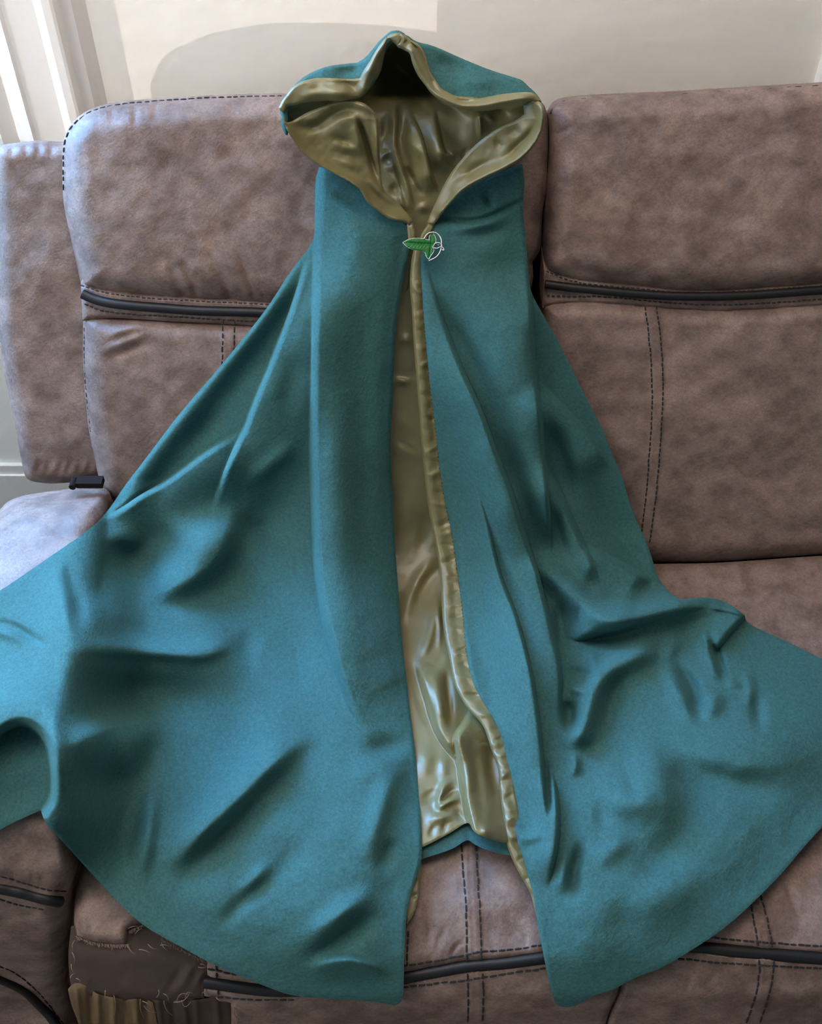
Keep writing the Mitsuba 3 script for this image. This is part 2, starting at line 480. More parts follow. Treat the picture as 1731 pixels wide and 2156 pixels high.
def frame(y0, y1, z0, z1):
    f = 0.05
    return trimesh.util.concatenate([box(XL - .06, XL + .02, y0 - f, y0, z0 - f, z1 + f), box(XL - .06, XL + .02, y1, y1 + f, z0 - f, z1 + f),
                                     box(XL - .06, XL + .05, y0, y1, z0 - f, z0), box(XL - .06, XL + .02, y0, y1, z1, z1 + f)])


w1 = obj('unseen_window_1', frame(*WA), 'trim_paint', kind='structure', smooth=False)
q = trimesh.Trimesh([[XL - .05, WA[0], WA[2]], [XL - .05, WA[1], WA[2]], [XL - .05, WA[1], WA[3]], [XL - .05, WA[0], WA[3]]], [[0, 1, 2], [0, 2, 3]], process=False)
scene[w1 + '__pane'] = mikit.ply(q, {'type': 'diffuse', 'reflectance': rgb(0.1, 0.1, 0.1)}, emitter={'type': 'area', 'radiance': rgb(*UNSEEN_WINDOW1_L)})
w2 = obj('unseen_window_2', trimesh.util.concatenate([frame(*WBW), box(XL - .06, XL + .01, 0.99, 1.03, WBW[2], WBW[3])]), 'trim_paint', kind='structure', smooth=False)
q = trimesh.Trimesh([[XL - .03, 1.03, WBW[2]], [XL - .03, WBW[1], WBW[2]], [XL - .03, WBW[1], WBW[3]], [XL - .03, 1.03, WBW[3]]], [[0, 1, 2], [0, 2, 3]], process=False)
scene[w2 + '__pane'] = mikit.ply(q, {'type': 'diffuse', 'reflectance': rgb(0.1, 0.1, 0.1)}, emitter={'type': 'area', 'radiance': rgb(*UNSEEN_WINDOW2_L)})
# unseen window in the back wall, lights the cloak from behind-left; trim_1 taken as casing
WC = (-1.62, -0.68, 0.98, 2.20)
f = 0.05
w3 = obj('unseen_window_3', trimesh.util.concatenate([box(WC[0] - f, WC[0], YB - .02, YB + .06, WC[2] - f, WC[3] + f), box(WC[1], WC[1] + f, YB - .02, YB + .06, WC[2] - f, WC[3] + f), box(WC[0], WC[1], YB - .04, YB + .06, WC[2] - f, WC[2]),
    box(WC[0], WC[1], YB - .02, YB + .06, WC[3], WC[3] + f), box(-1.165, -1.135, YB - .01, YB + .05, WC[2], WC[3])]), 'trim_paint', kind='structure', smooth=False)
q = trimesh.Trimesh([[WC[0], YB + .02, WC[2]], [WC[1], YB + .02, WC[2]], [WC[1], YB + .02, WC[3]], [WC[0], YB + .02, WC[3]]], [[0, 1, 2], [0, 2, 3]], process=False)
scene[w3 + '__pane'] = mikit.ply(q, {'type': 'diffuse', 'reflectance': rgb(0.1, 0.1, 0.1)}, emitter={'type': 'area', 'radiance': rgb(*UNSEEN_WINDOW_L)})
# unseen light overhead, placed to brighten the sofa and back wall
lp = obj('unseen_ceiling_light', rbox(-1.1, 0.5, 0.45, 1.30, ZC - 0.05, ZC + 0.02, 0.01), 'trim_paint', label='unseen white panel overhead, placed to light the sofa and wall', cat='unseen ceiling light')
q = trimesh.Trimesh([[-1.06, 0.49, ZC - .052], [0.46, 0.49, ZC - .052], [0.46, 1.26, ZC - .052], [-1.06, 1.26, ZC - .052]], [[0, 2, 1], [0, 3, 2]], process=False)
scene[lp + '__diffuser'] = mikit.ply(q, {'type': 'diffuse', 'reflectance': rgb(0.6, 0.6, 0.6)}, emitter={'type': 'area', 'radiance': rgb(*UNSEEN_LAMP_L)})


def moulding(profile, z0, z1, dz=1.0):
    """(x, protrusion) profile standing on the back wall, run upright."""
    P = [(x, YB - h * dz) for x, h in profile]
    m = trimesh.creation.extrude_polygon(sg.Polygon(P + [(profile[-1][0], YB + 0.001), (profile[0][0], YB + 0.001)]), z1 - z0, engine='earcut')
    m.apply_translation([0, 0, z0])
    return m


obj('trim_1', moulding([(-0.612, 0.0), (-0.612, 0.030), (-0.600, 0.036), (-0.578, 0.022), (-0.574, 0.030), (-0.552, 0.044), (-0.548, 0.036), (-0.508, 0.036), (-0.504, 0.036), (-0.500, 0.040), (-0.489, 0.058), (-0.478, 0.058), (-0.474, 0.056), (-0.470, 0.030), (-0.455, 0.026), (-0.447, 0.010), (-0.440, 0.0)], 0.12, ZC, 0.6),
    'trim_paint', kind='structure', smooth=False)
obj('trim_2', moulding([(0.575, 0.0), (0.578, 0.012), (0.584, 0.020), (0.592, 0.020), (0.597, 0.012), (0.64, 0.012), (0.65, 0.022), (0.70, 0.022), (0.70, 0.0)], 0.12, ZC), 'trim_paint', kind='structure', smooth=False)
obj('baseboard_back', trimesh.util.concatenate([box(XL, XR, YB - 0.014, YB, 0, 0.095), box(XL, XR, YB - 0.009, YB, 0.095, 0.118)]), 'trim_paint', kind='structure', smooth=False)

# ------------------------------------------------------------------ the sofa
SOFA = 'reclining_sofa'
labels[SOFA] = {'label': 'worn brown suede-look reclining sofa with black piping and a torn seat front', 'category': 'sofa'}


def surface(outline, heights, edge, power=2.0, res=6.0):
    """The height of a cushion's finished surface, its rounded edge included (for what is sewn onto it)."""
    B = spline(outline, res, closed=True)
    return lambda V: heights(V) - edge[1] * (1 - (1 - (1 - np.clip(edge_dist(V, B) / edge[0], 0, 1)) ** power) ** (1 / power))




def on(depth, heights, pts, lift=0.0, step=3.0):
    """A curve traced on the photo, laid onto a surface, lifted towards the camera."""
    C = spline(pts, step)
    return C, at(C[:, 0], C[:, 1], depth(C) - heights(C) - lift)


def stitches(parent, curves, r=0.0010, dash=12.0, gap=2.5, bsdf='black_thread', jitter=0.6):
    ms = []
    for depth, heights, pts, lift in curves:
        C, P = on(depth, heights, pts, lift, 1.0)
        k = 0
        while k + 4 < len(C):
            e = min(len(C) - 1, int(k + dash * (0.85 + 0.3 * RNG.random())))
            seg = P[np.linspace(k, e, 4).astype(int)].copy()
            seg[[0, -1]] += (seg[[1, -2]] - seg[[0, -1]]) * 0.1
            off = RNG.normal(0, jitter * 0.0004, 3)
            ms.append(tube(seg + off, [r * 0.75, r, r, r * 0.75], 6))
            k = e + int(gap * (0.8 + 0.4 * RNG.random())) + 1
    m = trimesh.util.concatenate(ms)
    return obj('stitching', m, bsdf, parent, kind='stuff')


def groove_line(depth, heights, pts, lift, r): return tube(on(depth, heights, pts, lift, 4.0)[1], r, 8)


# left headrest and backrest
hl = Heights([(133, 330, 0), (640, 420, 0.6), (300, 420, 0.9), (900, 430, 0.8)], [
    R([(355, 545), (375, 600), (395, 626)], -0.45, 9, 9, t1=0.1), R([(375, 540), (400, 585), (418, 628)], -0.5, 8, 8, t1=0.1), R([(430, 525), (465, 580), (490, 634)], -0.45, 9, 9, t1=0.1),
    R([(492, 520), (520, 575), (540, 636)], -0.45, 9, 9, t1=0.1), R([(250, 590), (262, 605), (280, 620)], -0.3, 7), R([(205, 585), (225, 600), (240, 614)], -0.25, 6),
    R([(520, 540), (545, 590), (560, 638)], -0.3, 8, 8, t1=0.1), R([(280, 215), (284, 240), (280, 275)], -0.3, 6, 6, t0=0.1), R([(230, 225), (236, 245), (232, 268)], -0.2, 7, 7, t0=0.1), R([(325, 212), (327, 235), (320, 262)], -0.2, 7, 7, t0=0.1)], wob=0.35, wobscale=70)
UP_L = [(131, 330), (135, 289), (150, 262), (174, 239), (215, 221), (296, 210), (417, 202), (522, 198), (620, 197), (800, 199), (1000, 203), (1100, 207), (1138, 214), (1150, 232), (1154, 293), (1152, 362), (1151, 397), (1143, 446), (1140, 501), (1136, 529), (1121, 552, 1),
        (1116, 612), (1050, 645), (800, 660), (563, 646), (487, 642), (348, 635), (226, 621), (172, 606, 1), (163, 563), (146, 487), (133, 417)]
up = obj('headrest', cushion(UP_L, sofa_depth, hl, 6, (62, 0.05), (0, 0.13, -0.10)), 'leather', SOFA)
hlow = Heights([(174, 760, 0), (620, 860, 0.5), (240, 1000, 0.3)], [
    R([(190, 700), (240, 672), (300, 668), (350, 672)], -0.35, 9), R([(205, 745), (260, 722), (320, 700)], 0.55, 9, 8), R([(215, 720), (260, 695), (330, 685)], 0.5, 10, 9), R([(220, 760), (280, 735), (330, 722)], -0.35, 8),
    R([(481, 664), (480, 720), (478, 800)], 0.25, 9, 9, t0=0, t1=0), R([(481, 664), (480, 720), (478, 800)], -0.25, 3, 3, t0=0, t1=0)], wob=0.3, wobscale=80)
LOW_L = [(175, 668, 1), (230, 664), (348, 671), (470, 677), (600, 684), (900, 690), (1118, 655, 1), (1128, 760), (1128, 900), (1125, 1060), (1118, 1168, 1), (900, 1185), (600, 1180), (420, 1150), (300, 1095), (240, 1056), (222, 1038), (211, 1017), (201, 972), (189, 916), (180, 837), (175, 760)]
low = obj('backrest', cushion(LOW_L, sofa_depth, hlow, 6, (46, 0.035), (0, 0.16, -0.02)), 'leather', SOFA)
hb = Heights([(174, 630, -1.5), (240, 636, -0.9), (560, 655, -0.9), (1110, 640, -1.2)])
BAND_L = [(170, 597, 1), (226, 612), (348, 625), (487, 633), (563, 637), (800, 650), (1110, 615, 1), (1120, 672, 1), (900, 697), (600, 690), (470, 682), (348, 676), (230, 670), (174, 676, 1), (172, 640)]
band = obj('seam_band', cushion(BAND_L, sofa_depth, hb, 5, (10, 0.006), (0, 0.05, 0)), 'leather', SOFA)
pipe_l = [(174, 619), (209, 633), (278, 643.5), (348, 649), (417, 654), (549, 658), (760, 668), (1000, 655), (1108, 640)]
obj('piping', groove_line(sofa_depth, hb, pipe_l, 0.004, 0.0062), 'black_piping', band, label='thick black piping')
stitches(band, [(sofa_depth, hb, [(170, 600), (226, 616.5), (348, 630), (487, 637), (600, 643)], 0.003), (sofa_depth, hb, [(177, 640), (226, 656), (348, 666), (440, 672), (560, 678)], 0.002)], dash=8, gap=3)
EDGE = lambda o: None
stitches(up, [(lambda V: sofa_depth(V) + 0.036, hl, [(133, 400), (133, 330), (139, 289), (154, 264), (178, 243), (218, 226), (297, 215), (417, 206.5), (522, 203), (600, 202)], 0.006)], dash=12, gap=4, r=0.0011)
stitches(low, [(sofa_depth, hlow, [(469.6, 672), (468.5, 720), (467, 790)], 0.0006), (sofa_depth, hlow, [(494, 675), (493, 720), (490, 790)], 0.0006), (lambda V: sofa_depth(V) + 0.03, hlow, [(178, 690), (178, 760), (183, 837), (192, 916)], 0.004)], dash=11, gap=3)

# right headrest and backrest
hr = Heights([(1160, 330, -0.2), (1450, 420, 0.8), (1700, 420, 0.8), (1250, 420, 0.7), (1500, 250, 0)], [
    R([(1165, 290), (1190, 275), (1210, 265)], -0.3, 6), R([(1160, 370), (1185, 385), (1205, 400)], -0.4, 9), R([(1180, 585), (1230, 570), (1290, 590)], -0.25, 10)], wob=0.4, wobscale=80, seed=5)
UP_R = [(1155, 250), (1157, 226), (1168, 212), (1195, 204), (1250, 199), (1365, 194), (1500, 187), (1731, 173), (1850, 168, 1), (1850, 600, 1), (1731, 605), (1530, 618), (1423, 617), (1317, 606), (1210, 594), (1160, 578), (1147, 560), (1144, 520), (1148, 440), (1153, 370), (1157, 300)]
upr = obj('headrest', cushion(UP_R, sofa_depth, hr, 6, (58, 0.045), (0, 0.13, -0.10)), 'leather', SOFA)
hlr = Heights([(1160, 700, 0), (1500, 860, 0.7), (1700, 860, 0.6), (1500, 1150, 0)], [
    R([(1370, 640), (1380, 710), (1384.5, 830), (1382, 935), (1371, 1043), (1357, 1140)], 0.3, 11, 11, t0=0, t1=0), R([(1370, 640), (1380, 710), (1384.5, 830), (1382, 935), (1371, 1043), (1357, 1140)], -0.2, 3, 3, t0=0, t1=0)], wob=0.4, wobscale=90, seed=8)
LOW_R = [(1144, 640, 1), (1200, 632), (1274, 633), (1359, 639), (1503, 648), (1731, 637), (1850, 632, 1), (1850, 1160, 1), (1731, 1167), (1600, 1176), (1500, 1182), (1380, 1184), (1250, 1184), (1160, 1178, 1), (1140, 1060), (1138, 900), (1140, 760)]
lowr = obj('backrest', cushion(LOW_R, sofa_depth, hlr, 6, (42, 0.035), (0, 0.16, -0.02)), 'leather', SOFA)
hbr = Heights([(1150, 600, -1.8), (1270, 615, -1.1), (1500, 630, -1.0), (1731, 615, -1.0)])
BAND_R = [(1146, 566, 1), (1210, 583), (1317, 596), (1423, 607), (1530, 608), (1731, 595), (1850, 590, 1), (1850, 640, 1), (1731, 645), (1503, 655), (1359, 647), (1274, 640), (1200, 640), (1142, 648, 1)]
bandr = obj('seam_band', cushion(BAND_R, sofa_depth, hbr, 5, (10, 0.006), (0, 0.05, 0)), 'leather', SOFA)
pipe_r = [(1148, 598), (1200, 605), (1263, 611.5), (1370, 621), (1450, 624), (1530, 623.6), (1620, 619), (1731, 611), (1850, 606)]
obj('piping', groove_line(sofa_depth, hbr, pipe_r, 0.004, 0.0055), 'black_piping', bandr, label='thick black piping')
stitches(bandr, [(sofa_depth, hbr, [(1150, 570), (1210, 593), (1317, 605), (1423, 615), (1530, 615), (1731, 602)], 0.003), (sofa_depth, hbr, [(1151, 622), (1200, 624), (1274, 625), (1359, 633), (1503, 641.7), (1731, 630)], 0.002)], dash=8, gap=3)
stitches(upr, [(lambda V: sofa_depth(V) + 0.031, hr, [(1158, 240), (1175, 219), (1226, 209.5), (1285, 208.5), (1365, 203), (1477, 197), (1583, 190), (1731, 181)], 0.006)], dash=13, gap=5, r=0.0011)
stitches(lowr, [(sofa_depth, hlr, [(1358, 645), (1369, 737), (1373, 843), (1368, 950), (1359, 1057), (1351, 1121)], 0.0006), (sofa_depth, hlr, [(1382, 645), (1391, 710), (1396, 817), (1391, 923), (1383, 1030), (1367, 1147)], 0.0006)], dash=9, gap=2, r=0.0010)

# wing at the far left
hw = Heights([(0, 500, 0.2), (90, 600, 1.2), (90, 900, 1.0), (200, 600, 0)], [R([(x, 998 - abs(x - 120) * .05), (x + 6, 985), (x + 10, 965)], -0.35, 6, 6, t0=0.05) for x in (75, 95, 122, 140, 163, 182)] +
             [R([(x, 300), (x + 4, 315), (x + 2, 335)], -0.35, 7, 7, t0=0.05) for x in (22, 52, 78, 104)], wob=0.3, wobscale=70, seed=3)
WING = [(-14, 330), (-6, 309), (22, 302), (56, 298), (87, 296), (130, 298), (190, 300), (235, 320, 1), (250, 600), (262, 1000, 1), (204, 1009), (154, 1015), (110, 1018), (83, 1016), (60, 1010), (50, 992), (39, 937), (28, 876), (11, 793), (2, 737), (-6, 640), (-12, 480)]
wing = obj('side_wing', cushion(WING, wing_depth, hw, 6, (34, 0.03), (0, 0.10, -0.08)), 'leather', SOFA)
# bracket under the wing
bm = trimesh.util.concatenate([trimesh.creation.box(bounds=[[-0.436, 0.976, 0.602], [-0.402, 0.990, 0.611]]), trimesh.creation.cylinder(0.0045, 0.014, sections=16, transform=trimesh.transformations.translation_matrix([-0.440, 0.980, 0.607]) @ trimesh.transformations.rotation_matrix(math.pi / 2, [1, 0, 0]))])
obj('recliner_bracket', bm, 'dark_gap', SOFA, label='black metal bracket under the side wing', smooth=False)

# armrest
ha = Heights([(-100, 1100, -0.5), (100, 1150, 0.6), (60, 1500, 0.8), (130, 1750, 0.2), (60, 1850, 0)], [
    R([(0, 1846), (32, 1854), (97, 1873), (146, 1877)], -0.25, 6, 6, t0=0, t1=0.1), R([(0, 1893), (42, 1906), (91, 1915)], -0.2, 5, 5, t0=0, t1=0.2), R([(0, 1936), (40, 1930), (94, 1915)], -0.4, 8, 8, t0=0, t1=0.3),
    R([(45, 1835), (62, 1838), (68, 1850), (60, 1862)], -0.25, 4), R([(20, 1830), (30, 1845), (28, 1856)], -0.2, 4), R([(85, 1840), (90, 1855), (88, 1868)], -0.2, 5), R([(110, 1740), (130, 1800), (140, 1870)], 0.5, 14)], wob=0.35, wobscale=60, seed=9)
ARMO = [(-260, 1160), (-120, 1130), (0, 1072), (14, 1058), (37, 1047), (74, 1039), (130, 1031), (185, 1025), (215, 1026), (232, 1040), (232, 1090), (196, 1200), (165, 1500), (160, 1700), (166, 1820), (160, 1850), (155, 1909), (150, 1957), (145, 2060), (150, 2090), (166, 2160), (172, 2300, 1), (-260, 2300, 1)]
arm = obj('armrest', cushion(ARMO, arm_depth, ha, 6, (70, 0.085), (0, 0.02, -0.25), power=2.3), 'leather', SOFA)
hs_arm = surface(ARMO, ha, (70, 0.085), 2.3)
obj('piping', groove_line(arm_depth, hs_arm, [(-60, 1856), (0, 1870), (48.5, 1880), (97, 1893), (126, 1898)], 0.001, 0.0062), 'black_piping', arm, label='black piping')
obj('piping', groove_line(arm_depth, hs_arm, [(-60, 2035), (0, 2060), (48.5, 2083.5), (81, 2113), (112, 2148), (130, 2190)], 0.001, 0.0058), 'black_piping', arm, label='black piping')
h0 = Heights([(0, 0, 0)])
stitches(arm, [(arm_depth, hs_arm, [(-40, 1838), (0, 1846), (32, 1854), (97, 1873), (140, 1877)], 0.0008), (arm_depth, hs_arm, [(-40, 1880), (0, 1893), (42, 1906), (91, 1915)], 0.0008),
               (arm_depth, hs_arm, [(-30, 2020), (0, 2035), (32, 2049.5), (74, 2083.5), (113, 2129), (140, 2165)], 0.0008)], dash=12, gap=2)

# seats: cushion tops, front panels
DBL = [(985.5, 1700), (987.5, 1780), (992, 1890), (998, 2002), (1000, 2050), (1002, 2100), (1000, 2160)]
DBR = [(1575, 1820), (1590, 1895), (1601, 1940), (1610, 1990), (1614, 2030), (1610, 2078), (1585, 2153)]
hs = Heights([(300, 1500, 0), (900, 1500, 0), (1500, 1500, 0)], [R(DBL, 0.3, 12, 12, t0=0, t1=0), R(DBL, -0.22, 3.5, 3.5, t0=0, t1=0), R(DBR, 0.3, 12, 12, t0=0, t1=0), R(DBR, -0.22, 3.5, 3.5, t0=0, t1=0),
    R([(978, 1975), (955, 2002), (948, 2020)], -0.3, 4), R([(945, 1940), (925, 1980), (918, 2020)], -0.25, 6), R([(890, 1870), (905, 1940), (908, 2010)], -0.35, 9), R([(905, 2000), (908, 2020), (906, 2036)], -0.2, 4), R([(1030, 1985), (1040, 2000), (1045, 2015)], -0.2, 5),
    R([(1100, 1960), (1108, 1980), (1110, 1996)], -0.2, 5), R([(932, 1998), (934, 2015), (932, 2028)], -0.2, 4), R([(1480, 2085), (1500, 2060), (1510, 2040)], -0.2, 5), R([(1440, 2095), (1450, 2070), (1446, 2050)], -0.2, 5), R([(1640, 1830), (1670, 1900), (1690, 1950)], -0.25, 10)], wob=0.3, wobscale=70, seed=12)
SEAT_L = [(240, 1140, 1), (500, 1165), (800, 1172), (1000, 1172), (1125, 1170, 1), (1170, 1350), (1225, 1650), (1288, 1940), (1297, 1992, 1), (1220, 2004), (1146, 2015), (1051, 2027), (982, 2033), (919, 2044), (855, 2056), (760, 2074), (640, 2082), (560, 2083), (500, 2076), (432, 2068, 1), (432, 2030), (430, 2022, 1), (391, 2002), (340, 1976), (301, 1948), (272, 1960, 1), (270, 1990, 1), (239, 1991), (194, 1985), (160, 1973, 1), (156, 1940), (162, 1860), (170, 1810), (185, 1600), (205, 1350)]
seat = obj('seat_cushion', cushion(SEAT_L, sofa_depth, hs, 6, (22, 0.022), (0, 0.05, -0.16)), 'leather', SOFA)
FRONT_L = [(432, 2070, 1), (500, 2078), (560, 2085), (640, 2085), (760, 2077), (855, 2059), (919, 2047), (982, 2036), (1051, 2030), (1146, 2018), (1220, 2007), (1300, 1996, 1), (1304, 2080), (1292, 2111), (1276, 2153), (1262, 2260, 1), (480, 2260, 1), (487, 2150), (486, 2112, 1), (455, 2103), (424, 2096, 1)]
front = obj('front_panel', cushion(FRONT_L, sofa_depth, hs, 6, (14, 0.012), (0, 0.12, 0.0)), 'leather', SOFA)
pf = [(430, 2067), (480, 2074), (560, 2084), (640, 2084), (760, 2075.5), (855, 2057), (919, 2045), (982, 2034), (1051, 2028), (1146, 2016), (1220, 2006), (1296, 1995)]
obj('piping', groove_line(sofa_depth, h0, pf, -0.004, 0.0068), 'black_piping', seat, label='black piping along the seat front')
SL = [(971, 1760), (975, 1831), (979.5, 1889), (982, 1946), (983, 2025)]; SR = [(1000, 1760), (1005, 1831), (1009.5, 1900), (1013, 1969.5), (1014, 2021)]
stitches(seat, [(sofa_depth, hs, SL, 0.0006), (sofa_depth, hs, SR, 0.0006), (sofa_depth, hs, [(760, 2050), (855, 2033), (919, 2023), (982, 2010), (1012, 2004), (1074, 1999.6), (1136.6, 1990), (1180, 1984)], 0.0006), (sofa_depth, hs, [(436, 2040), (500, 2052), (570, 2062)], 0.0006), (sofa_depth, hs, [(860, 1960), (858, 2000), (858, 2030)], 0.0006), (sofa_depth, hs, [(455, 2030), (456, 2060)], 0.0006)], r=0.0011, dash=15, gap=2)
stitches(front, [(sofa_depth, hs, [(984.5, 2050), (986, 2097), (984.5, 2154)], 0.0006), (sofa_depth, hs, [(1016.5, 2050), (1018, 2097), (1016.5, 2154)], 0.0006), (sofa_depth, hs, [(760, 2096), (855, 2078), (919, 2071), (982, 2064), (1051, 2053), (1150, 2039), (1200, 2032)], 0.0006), (sofa_depth, hs, [(440, 2098), (520, 2104), (620, 2106)], 0.0006), (sofa_depth, hs, [(428, 2076), (427, 2104)], 0.0006), (sofa_depth, hs, [(458, 2080), (459, 2100)], 0.0006)], r=0.0011, dash=15, gap=2)
SEAT_R = [(1137, 1178, 1), (1250, 1186), (1380, 1187), (1500, 1185), (1600, 1179), (1731, 1170), (1850, 1165, 1), (1850, 2022, 1), (1731, 2016), (1597, 2006), (1500, 1996), (1430, 1990), (1306, 1990, 1), (1298, 1940), (1236, 1650), (1181, 1350)]
seatr = obj('seat_cushion', cushion(SEAT_R, sofa_depth, hs, 6, (22, 0.022), (0, 0.05, -0.16)), 'leather', SOFA)
FRONT_R = [(1306, 1994, 1), (1430, 1993), (1500, 1999), (1597, 2009), (1731, 2019), (1850, 2026, 1), (1850, 2260, 1), (1266, 2260, 1), (1281, 2153), (1297, 2111), (1308, 2080)]
frontr = obj('front_panel', cushion(FRONT_R, sofa_depth, hs, 6, (14, 0.012), (0, 0.12, 0.0)), 'leather', SOFA)
obj('piping', groove_line(sofa_depth, h0, [(1308, 1993), (1430, 1993), (1500, 1998), (1597, 2007), (1731, 2018), (1850, 2026)], -0.004, 0.0068), 'black_piping', seatr, label='black piping along the seat front')
stitches(seatr, [(sofa_depth, hs, [(1578, 1880), (1589, 1947), (1597, 1995)], 0.0006), (sofa_depth, hs, [(1598, 1870), (1614, 1928), (1624, 1978), (1627, 1998)], 0.0006), (sofa_depth, hs, [(1430, 1968), (1497, 1974), (1583, 1982), (1731, 1992)], 0.0006)], r=0.0011, dash=13, gap=2)
stitches(frontr, [(sofa_depth, hs, [(1599, 2022), (1599, 2040), (1594.6, 2083), (1569.5, 2153)], 0.0006), (sofa_depth, hs, [(1630, 2024), (1625, 2072), (1600, 2153)], 0.0006), (sofa_depth, hs, [(1400, 2017), (1436, 2019.5), (1528, 2028), (1731, 2039)], 0.0006)], r=0.0011, dash=13, gap=2)

# torn corner of the left seat: backing cloth, hanging scraps, loose threads
mat('backing_cloth', {'type': 'twosided', 'b': {'type': 'principled', 'base_color': proc(lambda p, n, uv: mix([0.036, 0.024, 0.019], [0.062, 0.043, 0.034], fbm(p.x * 40, p.y * 40, p.z * 40, 3))), 'roughness': 0.85, 'specular': 0.2}})
mat('torn_lining', {'type': 'twosided', 'b': {'type': 'principled', 'base_color': proc(lambda p, n, uv: mix([0.07, 0.046, 0.026], [0.15, 0.10, 0.052], fbm(p.x * 160, p.y * 30, p.z * 8, 3))), 'roughness': 0.8, 'specular': 0.2}})
mat('loose_thread', {'type': 'twosided', 'b': {'type': 'diffuse', 'reflectance': rgb(0.20, 0.145, 0.12)}})
ht = Heights([(200, 2000, -1.3), (420, 2000, -1.3), (200, 2100, -1.2), (420, 2100, -1.2)], [R([(365, 2095), (385, 2070), (400, 2040), (425, 2022)], 0.35, 9), R([(345, 2095), (368, 2062), (392, 2025)], -0.25, 8), R([(410, 2085), (420, 2060), (432, 2040)], 0.3, 6)], wob=0.2, wobscale=40, seed=20)
tp = obj('torn_patch', sheet([(150, 1950, 1), (300, 1930), (445, 2010, 1), (440, 2060), (428, 2100, 1), (366, 2112), (259, 2112), (200, 2100), (150, 2080, 1), (144, 2020)], sofa_depth, ht, 5, 0.004, (5, 0.002)), 'backing_cloth', SOFA, label='dark brown backing cloth showing through the torn leather')
hh = Heights([(200, 2110, -1.0), (460, 2110, -1.0), (200, 2200, -0.6), (460, 2200, -0.6)], [R([(x, 2080), (x + dx, 2130), (x + dx * 2, 2200)], a, 7, 7, t0=0, t1=0) for x, dx, a in ((160, 6, .5), (188, 3, -.6), (205, 2, .5), (240, 0, .6), (262, 1, -.4), (285, 3, .6), (302, 4, -.5), (330, 6, .4), (356, 8, -.5), (380, 9, .4), (410, 4, .3), (452, 6, .4))], wob=0.2, wobscale=25, seed=22)
HANG1 = [(143, 2083, 1), (158, 2070), (185, 2078), (205, 2092), (240, 2100), (270, 2104), (300, 2103), (322, 2110, 1), (330, 2150), (340, 2260, 1), (176, 2260, 1), (165, 2156), (152, 2120)]
obj('hanging_scrap', sheet(HANG1, sofa_depth, hh, 4, 0.002, (4, 0.002)), 'torn_lining', SOFA, label='ragged tan scrap hanging from the torn seat front')
HANG2 = [(318, 2104, 1), (345, 2106), (366, 2104), (400, 2106), (450, 2100), (478, 2104), (487, 2118, 1), (489, 2160), (484, 2260, 1), (334, 2260, 1), (326, 2150)]
obj('hanging_scrap', sheet(HANG2, sofa_depth, Heights([(200, 2110, -1.2), (460, 2110, -1.1)], hh.strokes), 4, 0.002, (4, 0.002)), 'backing_cloth', SOFA, label='dark brown scrap hanging under the torn patch')
for k, (x, y, dx, dy, bend) in enumerate([(270, 1992, 16, 18, 4), (293, 1999, 24, 9, -3), (312, 1988, 18, 10, 4), (340, 1985, 12, 16, 3), (338, 1990, 22, 6, -4), (300, 1955, -16, 12, 3), (290, 1950, -20, 5, 2), (366, 2110, 34, -20, 10), (372, 2108, 26, -14, -12), (382, 2106, 20, 4, 14), (390, 2100, 16, -8, -9), (355, 2106, -12, -14, 5), (345, 2108, 18, 30, 6), (418, 2036, 18, -2, 3), (422, 2030, 14, 6, -3), (330, 2100, 4, -16, 3), (303, 2118, 26, 14, 6), (300, 2108, 18, 22, -8), (296, 2104, 8, 40, 5), (222, 2085, 2, 30, 2), (240, 2096, 1, 42, -3), (157, 1980, -4, 22, 3), (152, 2005, 4, 24, -3), (150, 2030, 8, 20, 4), (155, 2050, -6, 18, 5), (160, 2060, 10, 10, -4), (492, 2125, 12, 22, 5), (498, 2135, -4, 24, -5), (488, 2115, 14, 10, 4), (455, 2100, 18, 8, 4), (236, 1993, 2, 10, 1), (210, 1990, -1, 8, 1)]):
    u = np.linspace(0, 1, 9)
    C = np.c_[x + dx * u + bend * np.sin(np.pi * u) * (-dy) / (abs(dx) + abs(dy)), y + dy * u + bend * np.sin(np.pi * u) * dx / (abs(dx) + abs(dy))]
    obj('loose_thread', tube(at(C[:, 0], C[:, 1], sofa_depth(C) - 0.003 - 0.004 * np.sin(np.pi * u)), np.linspace(0.00055, 0.0003, 9), 5), 'loose_thread', SOFA)
# fringe along the torn leather edge
fr = []
for (x0, y0), (x1, y1) in (((160, 1973), (194, 1985)), ((194, 1985), (239, 1991)), ((239, 1991), (270, 1990)), ((272, 1962), (300, 1949)), ((340, 1977), (391, 2003)), ((391, 2003), (430, 2023))):
    n = int(math.hypot(x1 - x0, y1 - y0) / 2.2)
    for u in np.linspace(0, 1, n):
        x, y, l = x0 + (x1 - x0) * u, y0 + (y1 - y0) * u - 2, 4 + 5 * RNG.random()
        C = np.array([[x, y], [x + RNG.normal(0, 1.2), y + l * .6], [x + RNG.normal(0, 2), y + l]])
        fr.append(tube(at(C[:, 0], C[:, 1], sofa_depth(C) + np.array([0.010, 0.008, 0.007])), [0.0005, 0.0004, 0.0002], 4))
obj('frayed_edge', trimesh.util.concatenate(fr), 'loose_thread', seat, kind='stuff', label='pale frayed edge of the torn leather')

